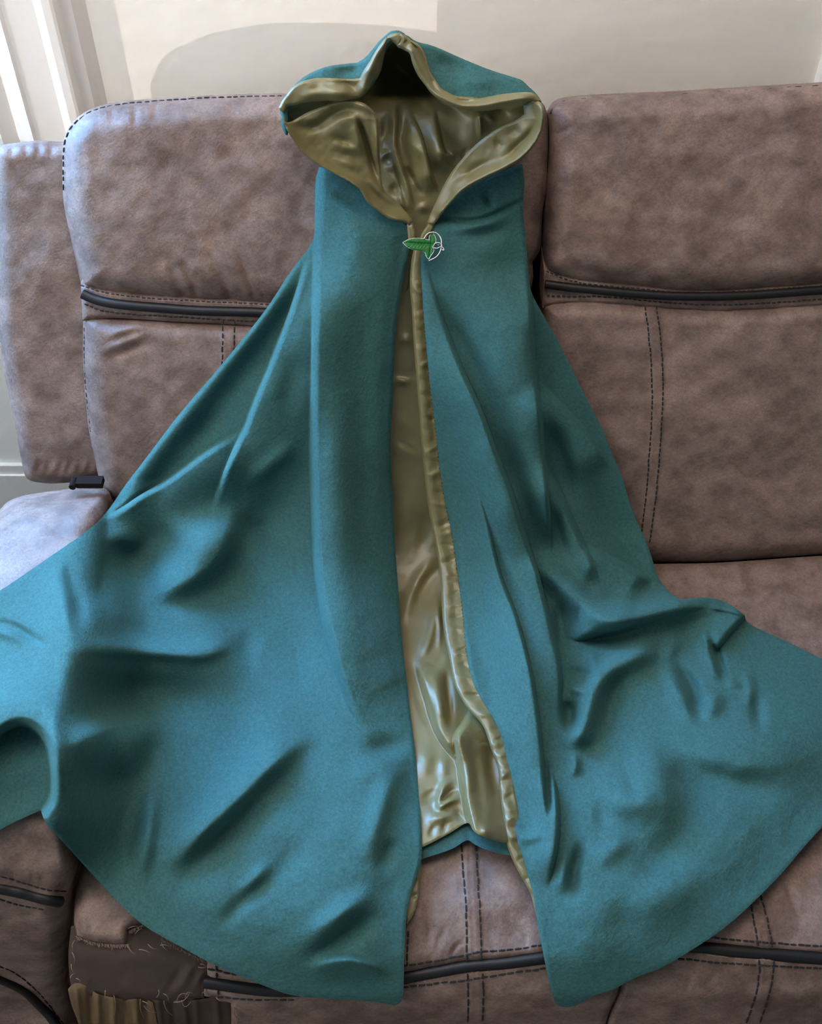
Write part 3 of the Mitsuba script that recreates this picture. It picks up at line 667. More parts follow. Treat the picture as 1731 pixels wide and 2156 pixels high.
# body of the sofa under and behind the cushions
fb = trimesh.util.concatenate([box(-0.30, 1.05, 0.45, 1.15, 0.06, 0.36), box(-0.52, -0.33, 0.56, 1.1, 0.06, 0.44)])
obj('frame', fb, 'dark_gap', SOFA, smooth=False)
bb = trimesh.creation.extrude_polygon(sg.Polygon([(1.10, 0.30), (1.22, 0.30), (1.42, 0.80), (1.36, 0.84), (1.30, 0.80)]), 1.55, engine='earcut')
bb.apply_transform(np.array([[0, 0, 1, -0.46], [1, 0, 0, 0], [0, 1, 0, 0], [0, 0, 0, 1]], float))
obj('back_frame', bb, 'dark_gap', SOFA, smooth=False)


# ------------------------------------------------------------------ the cloak
CLOAK = 'hooded_cloak'
labels[CLOAK] = {'label': 'teal fleece hooded cloak with olive satin lining spread over the brown sofa', 'category': 'cloak'}

# --- left front panel
LEFT = [(664, 385), (672, 352, 1), (700, 356), (730, 372), (760, 392), (790, 420), (825, 448), (858, 466, 1), (864, 490), (863, 520), (857, 552), (846, 605), (838, 660), (831, 740), (826, 850), (823, 940), (827, 1050), (832, 1150), (838, 1230), (845, 1330), (854, 1410), (863, 1490), (873, 1570), (881, 1660), (886, 1720), (889, 1780), (886, 1815), (876, 1850), (864, 1885), (856, 1930), (853, 1980), (851, 2030), (849, 2090), (843, 2110), (832, 2117, 1),
        (803, 2112), (733, 2105), (647, 2100), (595, 2090), (525, 2063), (456, 2034), (387, 1997), (342, 1972), (300, 1946), (239, 1889), (168, 1812), (125, 1765), (97, 1733), (86, 1706, 1), (50, 1722), (0, 1747), (-90, 1800), (-200, 1850, 1), (-200, 1340, 1), (-90, 1290), (0, 1243), (69, 1197), (139, 1149), (204, 1100), (239, 1058), (260, 1027), (312, 958), (381, 868), (429, 812), (472, 761), (530, 690), (573, 632), (608, 577), (636, 540), (656, 512), (661, 496), (663, 444)]
F1 = [(668, 350), (664, 444), (660, 520), (657, 640), (654, 760), (652.5, 850), (652, 950), (653, 1052), (657, 1153), (661, 1211), (669, 1263), (679, 1318), (689, 1352), (700, 1399), (715, 1445), (733, 1469 + 22), (761, 1535), (778, 1562)]
F2 = [(655, 520), (643, 548), (619, 620), (596, 684), (579, 727), (556, 785), (536, 834), (513, 895), (507, 908), (478, 971), (458, 1029), (445, 1075), (440, 1104)]
F3 = [(512, 902), (503, 909), (451, 937), (399, 972), (347, 1010), (295, 1041), (260, 1065), (225, 1086), (206, 1099)]
LS = [
    L(F1, 3.4, 20, 210, 1, t0=0, t1=0.14, amps=[.22, .26, .36, .55, .8, 1, 1, 1, 1]),
    L(F2, 2.2, 14, 170, 1, t0=0.25, t1=0.2),
    L(F3, 2.0, 14, 120, 1, t0=0.1, t1=0.12),
    R([(655, 515), (600, 600), (530, 700), (470, 775), (410, 850), (350, 925), (290, 1005), (225, 1095)], 1.8, 30, 30, t0=0.2, t1=0.15),
    # big curved ridge with a steep dark lower right side
    R([(480, 1050), (474, 1110), (462, 1150), (438, 1185), (395, 1215), (340, 1242), (280, 1262)], 3.0, 34, 70, t0=0.3, t1=0.35),
    R([(310, 1134), (258, 1134), (205, 1126)], 0.8, 20, 26),
    R([(330, 1165), (250, 1190), (170, 1180)], -1.1, 42, 40), R([(250, 1270), (200, 1240), (168, 1195)], -0.7, 26),
    # arm shoulder
    R([(135, 1165), (150, 1230), (163, 1290), (165, 1345)], -1.2, 24, 18), R([(150, 1145), (128, 1180), (140, 1245), (152, 1300), (150, 1350)], 0.7, 16, 34),
    R([(-60, 1310), (20, 1318), (70, 1345), (120, 1368)], -0.7, 10, 8), R([(-60, 1330), (20, 1335), (60, 1362)], 0.5, 12),
    # shelf ridge
    R([(500, 1335), (478, 1356), (430, 1374), (350, 1372), (250, 1366), (150, 1362), (60, 1370)], 3.2, 100, 120, t0=0.18, t1=0.3),
    R([(495, 1345), (440, 1376), (350, 1374), (240, 1368), (140, 1366)], 0.7, 16, 22, t0=0.15, t1=0.3),
    R([(460, 1330), (380, 1340), (300, 1325), (230, 1310)], -0.5, 22), R([(514, 1325), (520, 1360), (524, 1400)], -0.4, 22),
    # hollow below the shelf and the arc highlight
    R([(480, 1450), (350, 1450), (230, 1460), (140, 1520)], -1.6, 55, 50), R([(125, 1592), (165, 1572), (215, 1546), (265, 1532), (310, 1540), (350, 1562)], 2.7, 36, 75, t0=0.3, t1=0.35),
    R([(150, 1650), (230, 1640), (290, 1660)], -0.6, 40),
    # edge at the left
    L([(-40, 1590), (0, 1551), (45, 1530), (82, 1550), (100, 1590), (106, 1640), (102, 1680), (86, 1706)], 2.6, 22, 150, 1, t0=0, t1=0),
    R([(118, 1460), (112, 1530), (122, 1600), (124, 1700)], 0.8, 26, 22),
    # thin upright ridge and its pinch
    R([(322, 1620), (316, 1710), (304, 1790), (288, 1850), (270, 1880)], 1.1, 22, 18), R([(262, 1700), (262, 1780), (256, 1850)], -0.4, 24),
    # diagonal folds
    R([(665, 1525), (590, 1592), (530, 1650), (475, 1705), (420, 1755), (370, 1805), (320, 1840)], 2.0, 26, 46, t0=0.3, t1=0.35),
    R([(625, 1604), (562, 1676), (497, 1742), (442, 1788), (396, 1850), (356, 1935)], -0.6, 30, 30),
    R([(575, 1805), (540, 1845), (502, 1885)], 0.55, 18, 14), R([(590, 1838), (545, 1872), (494, 1918), (460, 1965)], -0.55, 18),
    R([(800, 1872), (745, 1905), (690, 1945), (640, 1985)], 0.9, 24, 22), R([(806, 1918), (735, 1965), (680, 2002), (630, 2030)], -1.1, 24, 20),
    R([(640, 2055), (665, 2034), (700, 2024), (745, 2024), (790, 2038), (838, 2062)], 1.0, 13, 16), R([(660, 2075), (740, 2070), (820, 2090)], -0.4, 18),
    R([(846, 1590), (815, 1660), (795, 1730), (768, 1830)], 0.8, 22, 24), R([(835, 1760), (815, 1800), (800, 1840)], -0.5, 16), R([(640, 1750), (620, 1800), (560, 1860)], -0.35, 26),
    # end of the roll
    R([(765, 1558), (800, 1576), (835, 1572), (862, 1550)], -0.7, 22, 20), R([(735, 1640), (790, 1620), (850, 1600)], 0.5, 30, 30),
    # soft shading between the folds
    R([(640, 920), (580, 970), (510, 1030)], 0.5, 20), R([(600, 1010), (560, 1090), (520, 1170)], -0.8, 40), R([(590, 900), (612, 820), (630, 720)], -0.5, 26),
    R([(470, 860), (430, 905), (395, 950)], -0.5, 18), R([(540, 1450), (560, 1560), (540, 1640)], 0.5, 45), R([(610, 1300), (625, 1380), (650, 1460)], -0.5, 40),
    R([(860, 500), (846, 610), (832, 740), (827, 900), (830, 1080), (842, 1280), (862, 1470), (884, 1700)], -0.5, 26, 26, t0=0, t1=0),
    R([(700, 700), (705, 900), (715, 1100), (735, 1300)], 0.35, 30), R([(760, 620), (765, 900), (772, 1100), (790, 1300)], -0.3, 30), R([(690, 400), (740, 430), (800, 465)], -0.25, 10)]
LC = [(665, 360, 2.2), (665, 500, 1.4), (855, 480, 3.4), (842, 640, 4.2), (830, 760, 4.4), (826, 900, 4.2), (832, 1100, 3.9), (845, 1300, 3.6), (870, 1500, 3.0), (885, 1700, 2.2), (860, 1900, 0.9), (845, 2050, 0.7), (840, 2115, 0.7), (700, 2100, 0.6), (400, 2000, 0.6), (200, 1850, 0.5), (100, 1740, 0.5), (0, 1740, 0.4), (0, 1250, 0.5), (200, 1105, 0.6), (300, 975, 0.5), (430, 815, 0.4), (570, 635, 0.4), (640, 540, 0.5),
      (400, 1600, 0.6), (250, 1700, 0.6), (600, 1700, 1.6), (560, 1350, 0.9), (620, 1000, 0.5), (600, 800, 0.4), (560, 960, 0.6), (520, 1500, 0.6), (700, 1600, 1.4), (740, 1850, 1.4), (600, 1950, 1.0), (50, 1450, 0.8), (330, 1450, 0.8)]
HL = Heights(LC, LS, wob=0.25, wobscale=75, seed=31, gain=1.9)
fpl = obj('front_panel', sheet(LEFT, cloth_depth, HL, 3.6, 0.004, (11, 0.0055), lift=0.026, floor=lambda V: support(V, 0.0145)), 'fleece', CLOAK, smooth=True)

# --- right front panel
RIGHT = [(1100, 345, 1), (1104, 390), (1101, 430), (1105, 487), (1110, 539), (1115, 596), (1122, 622), (1139, 654), (1182, 732), (1228, 825), (1269, 905), (1290, 957), (1311, 1008), (1333, 1078), (1361, 1141), (1379, 1195), (1390, 1222), (1412, 1248), (1435, 1262, 1), (1483, 1258), (1518, 1264), (1542, 1276), (1569, 1296, 1), (1573, 1308), (1640, 1343), (1731, 1387), (1800, 1420), (1880, 1470, 1), (1880, 1580, 1), (1800, 1665), (1731, 1742), (1695, 1781), (1653, 1831), (1611, 1875), (1556, 1928), (1500, 1972), (1444, 2008), (1389, 2039), (1333, 2061), (1292, 2083), (1250, 2097), (1220, 2114), (1199, 2120), (1180, 2119), (1168, 2110, 1),
         (1155, 2062), (1141, 1993), (1132, 1946), (1123, 1884), (1112, 1845), (1101, 1805), (1089, 1770), (1080, 1712), (1069, 1625), (1057, 1553), (1028, 1495), (999, 1443), (983, 1377), (975, 1297), (963, 1202), (951, 1122), (932, 1027), (922, 949), (914, 877), (905, 804), (898, 732), (893, 674), (888, 602), (886, 536), (890, 505, 1), (905, 474), (930, 440), (985, 392), (1040, 366)]
G2 = [(898, 540), (905, 575), (925, 640), (945, 697), (980, 784), (1012, 853), (1036, 917), (1052.5, 963), (1081, 1037), (1106.5, 1122), (1129, 1186), (1151, 1265), (1170, 1345), (1183, 1408), (1184, 1460), (1186, 1500), (1200, 1560), (1203, 1590)]
RS = [
    L([(1108, 540), (1120, 625), (1127, 732), (1133, 804), (1142, 880), (1148, 945), (1153, 1000), (1157, 1043), (1161, 1100), (1163, 1150), (1164, 1190)], 2.6, 9, 190, -1, t0=0.12, t1=0.08),
    L(G2, 2.7, 10, 150, -1, t0=0.3, t1=0.06),
    L([(985, 960), (1008, 1035), (1033, 1120), (1059, 1218), (1084, 1281), (1105, 1350), (1121, 1415), (1133, 1488), (1144, 1582), (1150, 1669), (1157, 1738)], 1.7, 8, 100, -1, t0=0.5, t1=0.05),
    R([(1148, 1590), (1154, 1660), (1160, 1735)], -1.2, 7, 7), L([(1150, 1600), (1168, 1640), (1179, 1705), (1178, 1770), (1166, 1830), (1150, 1880)], 1.4, 12, 60, -1),
    # the outer folds on the right
    L([(1131, 790), (1162, 827), (1197, 862), (1231, 900), (1263, 940), (1298, 992)], 1.1, 12, 110, -1, t0=0.1, t1=0.2),
    L([(1146, 962), (1156, 984), (1180, 1027), (1208, 1091), (1234, 1145), (1253, 1192), (1266, 1236)], 1.6, 16, 70, -1, t0=0.12, t1=0.12),
    L([(1232, 1140), (1275, 1164), (1329, 1192), (1380, 1222)], 1.6, 14, 110, -1, t0=0.1, t1=0.05),
    R([(1240, 1000), (1290, 1100), (1345, 1180)], -1.0, 34), R([(1128, 640), (1140, 740), (1150, 820), (1160, 900)], -1.0, 22), R([(1040, 880), (1075, 980), (1110, 1085), (1140, 1190)], -1.0, 26), R([(930, 610), (960, 690), (1000, 770), (1040, 860)], -0.5, 26), R([(1150, 860), (1165, 930), (1185, 1000), (1215, 1080)], -1.6, 26),
    R([(1300, 1140), (1340, 1170), (1370, 1205)], -0.5, 16), R([(1180, 700), (1230, 800), (1270, 900)], 0.4, 26, 24),
    R([(1165, 1060), (1180, 1130), (1200, 1190)], -0.9, 14), R([(1180, 1180), (1220, 1215), (1260, 1250)], -0.35, 12),
    # the rolled ridge running out to the right
    R([(1122, 1168), (1150, 1200), (1195, 1240), (1250, 1288), (1305, 1310), (1350, 1303), (1410, 1287), (1470, 1274), (1530, 1278)], 2.2, 34, 27, t0=0.12, t1=0.1),
    L([(1180, 1335), (1215, 1350), (1270, 1338), (1365, 1310), (1443, 1291), (1502, 1276)], 1.6, 24, 60, 1, t0=0.15, t1=0.2),
    R([(1172, 1260), (1180, 1310), (1184, 1350), (1200, 1390)], -1.3, 16, 14), R([(1196, 1350), (1270, 1345), (1340, 1325), (1420, 1302)], -0.9, 10, 12),
    R([(1400, 1352), (1340, 1380), (1280, 1410), (1252, 1450), (1238, 1505), (1222, 1543), (1204, 1580)], 1.9, 26, 24, t0=0.2, t1=0.1), R([(1330, 1400), (1290, 1460), (1270, 1530), (1262, 1575)], -0.9, 24),
    R([(1194, 1400), (1215, 1420), (1248, 1420)], -0.6, 14), R([(1192, 1470), (1200, 1500), (1202, 1548)], -1.6, 16, 14), R([(1240, 1365), (1250, 1400), (1256, 1425)], 0.6, 12),
    R([(1196, 1440), (1222, 1455), (1240, 1450)], 0.7, 10),
    # flap at the top right
    L([(1571, 1302), (1545, 1330), (1515, 1366), (1506, 1380)], 1.6, 14, 70, -1, t0=0, t1=0.1), R([(1494, 1312), (1500, 1350), (1516, 1396), (1526, 1442)], -1.0, 9, 9), R([(1482, 1320), (1488, 1360), (1506, 1410), (1518, 1440)], 0.8, 12, 16),
    L([(1571, 1302), (1530, 1290), (1490, 1284)], 0.5, 10, 30, -1),
    R([(1424, 1375), (1440, 1420), (1462, 1450), (1470, 1500), (1488, 1530)], -1.1, 14, 16), R([(1440, 1340), (1410, 1360), (1412, 1400)], 0.6, 16), R([(1390, 1380), (1420, 1440), (1450, 1500), (1470, 1540)], 0.6, 20), R([(1512, 1450), (1500, 1490), (1490, 1520)], 0.7, 18),
    R([(1586, 1450), (1594, 1490), (1602, 1545)], -0.7, 14), R([(1565, 1400), (1580, 1450), (1586, 1500)], 0.4, 14), R([(1526, 1442), (1545, 1440), (1565, 1452)], 0.4, 8),
    # seat bump and its hollow
    R([(1340, 1556), (1404, 1558), (1470, 1576), (1545, 1602), (1620, 1606), (1690, 1586), (1760, 1540)], 1.4, 90, 48), R([(1380, 1600), (1430, 1608), (1480, 1626), (1545, 1646), (1620, 1648), (1690, 1622)], -0.6, 26, 40),
    R([(1340, 1530), (1355, 1590), (1378, 1640), (1395, 1680), (1380, 1730), (1330, 1780)], 1.4, 45, 95, t0=0.35), R([(1300, 1590), (1330, 1650), (1345, 1700)], -0.35, 16),
    R([(1255, 1670), (1268, 1710), (1278, 1755)], -0.45, 18), R([(1212, 1560), (1240, 1572), (1265, 1568)], -0.3, 14), R([(1205, 1580), (1212, 1610), (1204, 1640)], 0.6, 10),
    R([(1222, 1760), (1218, 1805), (1208, 1840), (1216, 1872), (1235, 1890)], -1.0, 12, 14), R([(1190, 1790), (1186, 1840), (1176, 1890)], 0.7, 16), R([(1245, 1830), (1290, 1790), (1340, 1760)], 0.5, 22), R([(1330, 1850), (1400, 1800), (1480, 1770)], -0.5, 50), R([(1280, 1900), (1330, 1950), (1300, 2000)], -0.4, 40), R([(1330, 1930), (1400, 1880), (1480, 1850)], 0.4, 40),
    R([(1060, 1530), (1075, 1600), (1085, 1680), (1110, 1770)], -0.4, 18), R([(1090, 1760), (1120, 1765), (1150, 1748)], 0.5, 12), R([(1050, 1480), (1070, 1560), (1080, 1600)], 0.3, 20),
    # neck seam
    R([(912, 468), (922, 461), (960, 463), (1010, 462), (1060, 442), (1100, 424)], -0.45, 5, 6, t0=0.05, t1=0), R([(1016, 400), (1030, 420), (1034, 440)], -0.5, 9), R([(925, 480), (1000, 478), (1080, 455)], 0.35, 12), R([(960, 500), (1030, 492), (1090, 470)], -0.35, 16)]
RC = [(900, 500, 3.0), (1100, 360, 2.4), (1105, 480, 1.4), (1118, 600, 0.9), (890, 620, 4.2), (905, 800, 4.9), (930, 1000, 5.2), (965, 1200, 5.2), (985, 1380, 4.8), (1030, 1500, 4.0), (1070, 1640, 3.2), (1090, 1780, 2.2), (1125, 1900, 0.8), (1160, 2070, 0.7), (1180, 2115, 0.6), (1300, 2080, 0.6), (1500, 1970, 0.5), (1700, 1780, 0.5), (1731, 1500, 0.9), (1731, 1395, 0.5), (1570, 1300, 0.9), (1440, 1265, 0.6), (1380, 1200, 0.5), (1310, 1010, 0.4), (1230, 830, 0.4), (1150, 680, 0.4),
      (1220, 960, 1.3), (1260, 1200, 1.3), (1000, 700, 1.6), (1060, 850, 1.2), (1110, 1000, 1.0), (1140, 1250, 0.5), (1190, 1500, 0.3), (1170, 1700, 0.5), (1350, 1450, 0.8), (1600, 1450, 0.8), (1300, 1700, 1.2), (1500, 1750, 0.7), (1250, 1950, 0.8), (1400, 1900, 0.8)]
HR = Heights(RC, RS, wob=0.25, wobscale=70, seed=41, gain=1.8)
fpr = obj('front_panel', sheet(RIGHT, cloth_depth, HR, 3.6, 0.004, (10, 0.005), lift=0.026, floor=lambda V: support(V, 0.0145)), 'fleece', CLOAK, smooth=True)

# --- back panel seen between the fronts: fleece with its hem, satin lining on it
BACK = [(790, 470, 1), (1000, 470, 1), (1060, 900), (1110, 1400), (1120, 1780, 1), (1100, 1800), (1066, 1800), (1040, 1794), (1005, 1781), (990, 1771), (983, 1769), (960, 1783), (925, 1797), (892, 1808), (830, 1830), (780, 1840, 1), (740, 1400), (760, 900)]
HB = Heights([(870, 480, -1.0), (870, 800, -1.0), (900, 1200, -1.0), (930, 1600, -0.6), (930, 1780, 0.2), (1060, 1790, 0.2)], [R([(985, 1680), (986, 1740), (986, 1775)], -0.5, 7, 7, t1=0)])
bp = obj('back_panel', sheet(BACK, cloth_depth, HB, 4, 0.004, (14, 0.006), floor=lambda V: support(V, 0.010)), 'fleece', CLOAK, smooth=True)
LIN = [(792, 480, 1), (998, 480, 1), (1058, 900), (1108, 1400), (1074, 1770, 1), (1066, 1774), (1035, 1768), (1000, 1752), (993, 1742), (986, 1733), (960, 1746), (925, 1766), (893, 1782), (830, 1806), (790, 1815, 1), (750, 1400), (765, 900)]
LW = [
    R([(838, 700), (852, 720), (874, 700)], 0.6, 16), R([(828, 780), (850, 786), (872, 782), (880, 770)], -1.0, 7, 9, t0=0.05, t1=0.05), R([(826, 792), (848, 802), (872, 806)], 0.7, 9, 16), R([(845, 800), (848, 830), (846, 850)], -0.4, 9), R([(828, 865), (850, 890), (888, 912)], 0.4, 18),
    R([(825, 918), (845, 930), (866, 944), (888, 958)], -0.5, 4, 6), R([(826, 928), (850, 945), (888, 968)], 0.5, 7, 20), R([(840, 1000), (860, 1060), (850, 1130)], 0.4, 22), R([(905, 1060), (895, 1120), (880, 1170)], -0.5, 14), R([(925, 1155), (880, 1230), (858, 1290), (846, 1330)], 0.7, 16, 14), R([(926, 1185), (890, 1230), (862, 1310)], -0.5, 14), R([(927, 1245), (915, 1300), (900, 1360), (870, 1410)], 0.6, 10, 14),
    R([(917, 1260), (926, 1310), (922, 1380)], 0.5, 6), R([(935, 1380), (915, 1402), (895, 1395)], -0.5, 8), L([(868, 1385), (880, 1440), (900, 1500), (922, 1555), (955, 1600), (965, 1620)], 1.5, 16, 70, 1, t0=0.2, t1=0.1), R([(862, 1380), (876, 1430), (892, 1490), (905, 1535)], -1.2, 10, 9), R([(940, 1400), (944, 1460), (950, 1540)], -1.0, 8, 7), R([(915, 1400), (925, 1470), (935, 1540)], 0.5, 13),
    R([(960, 1640), (935, 1655), (925, 1690), (915, 1705)], 0.7, 9), R([(975, 1680), (940, 1690), (915, 1712)], 0.7, 8), R([(970, 1660), (945, 1670), (925, 1700)], -0.5, 6), R([(885, 1690), (910, 1672), (925, 1660)], -0.5, 9), R([(895, 1730), (930, 1720), (965, 1715)], 0.5, 12), R([(960, 1700), (970, 1720), (980, 1728)], -0.5, 7), R([(905, 1765), (912, 1745), (918, 1735)], -0.3, 6), R([(932, 1755), (936, 1740), (938, 1730)], -0.3, 5),
    R([(900, 1560), (898, 1610), (885, 1650)], 0.4, 18), R([(930, 1580), (935, 1620), (925, 1650)], 0.4, 12),
    L([(992, 1485), (974, 1520), (956, 1550), (958, 1580), (964, 1630), (972, 1680), (984, 1735), (990, 1760)], 2.2, 14, 90, 1, t0=0.1, t1=0), R([(985, 1530), (1000, 1600), (1010, 1680), (1020, 1750)], -0.4, 12), R([(1020, 1560), (1036, 1620), (1046, 1700)], -0.7, 12), R([(1035, 1760), (1020, 1745), (1015, 1735)], 0.3, 7), R([(970, 1560), (985, 1620), (992, 1690)], 0.3, 10)]
HLin = Heights([(870, 490, -0.3), (870, 800, 0.0), (900, 1200, 0.2), (930, 1600, 0.8), (930, 1750, 1.5), (1060, 1770, 1.5)], LW, wob=0.2, wobscale=38, seed=51, gain=1.9, blur=14)
lin = obj('lining', sheet(LIN, cloth_depth, HLin, 3.2, 0.0012, (6, 0.003), floor=lambda V: support(V, 0.0135)), 'satin', CLOAK, smooth=True, label='olive satin lining showing between the open fronts')

# --- satin facing along the right front edge, small pieces along the left edge and at the neck
FACE_R = [(872, 520, 1), (867, 545), (863, 602), (867, 650), (869, 689), (875, 775), (882, 862), (889, 949), (895, 1010), (904, 1080), (921, 1170), (929, 1245), (935, 1329), (950, 1405), (957, 1440), (988, 1495), (1016, 1527), (1034, 1576), (1049, 1620), (1051, 1654), (1060, 1727), (1066, 1772), (1080, 1812), (1097, 1845), (1114, 1876), (1126, 1915), (1136, 1960), (1146, 2010, 1),
          (1150, 2006), (1144, 1960), (1135, 1900), (1124, 1845), (1108, 1795), (1092, 1712), (1080, 1625), (1068, 1553), (1038, 1495), (1010, 1443), (994, 1377), (986, 1297), (974, 1202), (962, 1122), (943, 1027), (933, 949), (925, 877), (916, 804), (909, 732), (904, 674), (899, 602), (896, 540, 1), (890, 520)]
fw = []
ys = np.r_[np.arange(600, 1500, 26.0), np.arange(1505, 1900, 17.0)]
fl = np.array([(863, 602), (882, 862), (895, 1010), (921, 1170), (935, 1329), (957, 1440), (988, 1495), (1016, 1527), (1034, 1576), (1051, 1654), (1066, 1772), (1114, 1876), (1146, 2010)])
fr_ = np.array([(888, 602), (914, 877), (922, 949), (951, 1122), (975, 1297), (983, 1377), (999, 1443), (1028, 1495), (1057, 1553), (1069, 1625), (1089, 1770), (1123, 1884), (1155, 2062)])
for y in ys:
    xl, xr = np.interp(y, fl[:, 1], fl[:, 0]), np.interp(y, fr_[:, 1], fr_[:, 0])
    y = y + RNG.uniform(-6, 6)
    tilt = RNG.uniform(-20, 22)
    a = RNG.uniform(0.06, 0.24) * RNG.choice([1, -1])
    fw.append(R([(xr + 2, y), (xr - (xr - xl) * .45, y + tilt * .5 + RNG.normal(0, 2)), (xr - (xr - xl) * RNG.uniform(.7, 1.0), y + tilt)], a, RNG.uniform(4, 8), RNG.uniform(4, 8), t0=0.02, t1=0.5))
fw.append(L(spline(FACE_R[:27], 20)[:, :2].tolist(), 0.22, 12, 18, 1, t0=0, t1=0))
HF = Heights([(880, 540, 3.1), (870, 620, 3.5), (885, 900, 4.3), (940, 1200, 4.5), (960, 1400, 4.2), (1030, 1520, 3.5), (1065, 1700, 2.6), (1110, 1850, 1.3), (1150, 2000, 0.6)], fw, wob=0.1, wobscale=18, seed=61, gain=1.5, blur=14)
fcr = obj('front_facing', sheet(FACE_R, cloth_depth, HF, 2.4, 0.0012, (5, 0.003)), 'satin', CLOAK, smooth=True, label='olive satin facing strip along the open front edge')
FACE_L = [(872, 1780, 1), (886, 1800), (887, 1830), (883, 1870), (876, 1910), (868, 1930), (857, 1946, 1), (850, 1900), (858, 1850)]
obj('front_facing', sheet(FACE_L, cloth_depth, Heights([(870, 1800, 0.4), (870, 1940, 0.2)], [R([(885, 1840), (870, 1850), (860, 1852)], 0.2, 6), R([(882, 1880), (868, 1890)], -0.2, 5)]), 2.4, 0.0015, (4, 0.002)), 'satin', CLOAK, smooth=True)
FACE_L2 = [(850, 530, 1), (866, 540), (868, 560), (862, 600), (856, 620), (842, 640, 1), (832, 645), (838, 600)]
obj('front_facing', sheet(FACE_L2, cloth_depth, Heights([(855, 560, 1.6), (850, 640, 0.8)]), 2.4, 0.0015, (4, 0.002)), 'satin', CLOAK, smooth=True)
st = [(p[0], p[1]) for p in fr_]
stitches(fcr, [(cloth_depth, HR, [(886.5, 545), (888, 602), (893, 674), (898, 732), (905, 804), (914, 877), (922, 949), (932, 1027), (951, 1122), (963, 1202), (975, 1297), (983, 1377), (999, 1443)], -0.003)], r=0.0006, dash=4, gap=4)

# ------------------------------------------------------------------ the hood
CHEEK_L = [(587, 230, 1), (604, 257), (637, 242), (671, 227), (708, 214), (737, 211), (763, 216), (782, 229), (793, 246), (798, 268), (799, 309), (801, 347), (804, 382), (813, 405), (835, 425), (862, 454), (868, 466), (862, 474, 1), (846, 467), (821, 461), (797, 445), (773, 425), (762, 406), (748, 391), (726, 377), (700, 364), (671, 347), (643, 327), (621, 300), (606, 277), (594, 251)]
HCL = Heights([(590, 232, 4.6), (606, 277, 5.0), (671, 347, 4.8), (750, 392, 4.6), (800, 446, 4.2), (860, 468, 4.0), (640, 245, 3.4), (737, 214, 3.2), (790, 250, 2.6), (798, 340, 2.2), (815, 405, 2.6), (850, 448, 3.2), (680, 300, 3.5), (740, 340, 3.4), (650, 290, 4.0)], [
    R([(590, 240), (606, 279), (643, 329), (700, 368), (748, 394), (772, 424), (800, 446), (858, 470)], 0.9, 13, 13, t0=0.03, t1=0.05),
    R([(600, 262), (650, 270), (690, 250), (720, 232), (745, 228), (770, 236), (790, 243)], -0.7, 11, 13), R([(740, 218), (770, 226), (792, 244)], 0.4, 8),
    R([(755, 245), (762, 275), (775, 315), (790, 365), (803, 395)], -0.9, 7, 6, t0=0.15), R([(790, 250), (794, 300), (796, 350)], 0.6, 7, 6), R([(745, 250), (752, 290), (764, 330)], 0.4, 9),
    R([(690, 290), (720, 294), (752, 312)], -0.28, 9), R([(705, 320), (735, 326), (768, 346)], -0.22, 9), R([(690, 305), (725, 308), (760, 326)], 0.2, 10), R([(700, 338), (735, 344), (770, 364)], 0.2, 8),
    R([(770, 370), (800, 405), (835, 435)], 0.3, 8)], wob=0.2, wobscale=32, seed=71, blur=8, rise=4.4, gain=1.4)
CHEEK_R = [(1102, 222, 1), (1120, 214), (1134, 213), (1143, 222), (1146, 238), (1144, 262), (1137, 285), (1125, 306), (1112, 322), (1095, 338), (1076, 349), (1050, 363), (1023, 375), (982, 398), (948, 428), (926, 457), (914, 473, 1), (902, 470), (906, 452, 1), (918, 425), (929, 401), (948, 367), (974, 333), (1008, 299), (1036, 278), (1057, 266), (1085, 254), (1104, 240, 1)]
HCR = Heights([(1143, 230, 5.0), (1130, 296, 5.0), (1076, 349, 4.8), (1023, 374, 4.6), (950, 426, 4.2), (912, 470, 4.0), (1104, 240, 3.2), (1057, 266, 3.0), (1008, 299, 2.8), (948, 367, 2.9), (910, 450, 3.5), (1070, 300, 3.6), (1000, 350, 3.5)], [
    R([(1125, 213), (1143, 228), (1143, 262), (1125, 304), (1076, 345), (1023, 371), (982, 394), (948, 424), (920, 462)], 0.8, 11, 12, t0=0.02, t1=0.05),
    R([(1122, 246), (1127, 262), (1118, 280), (1085, 312), (1060, 345)], -0.55, 8, 8), R([(1040, 292), (1050, 305), (1055, 315)], -0.3, 8), R([(1090, 262), (1085, 275), (1065, 285)], -0.3, 10), R([(975, 375), (1010, 350), (1045, 335)], -0.35, 9), R([(945, 405), (965, 385), (1000, 368)], 0.3, 8), R([(925, 450), (940, 425), (965, 400)], -0.3, 6)], wob=0.2, wobscale=32, seed=72, blur=8, rise=4.4, gain=1.4)
INNER = [(592, 232, 1), (640, 205), (760, 175), (800, 100), (832, 78, 1), (880, 100), (930, 190), (1000, 212), (1100, 205), (1136, 225, 1), (1110, 300), (1020, 360), (930, 440), (905, 486, 1), (888, 505), (868, 490), (850, 462, 1), (790, 420), (700, 345), (620, 280)]
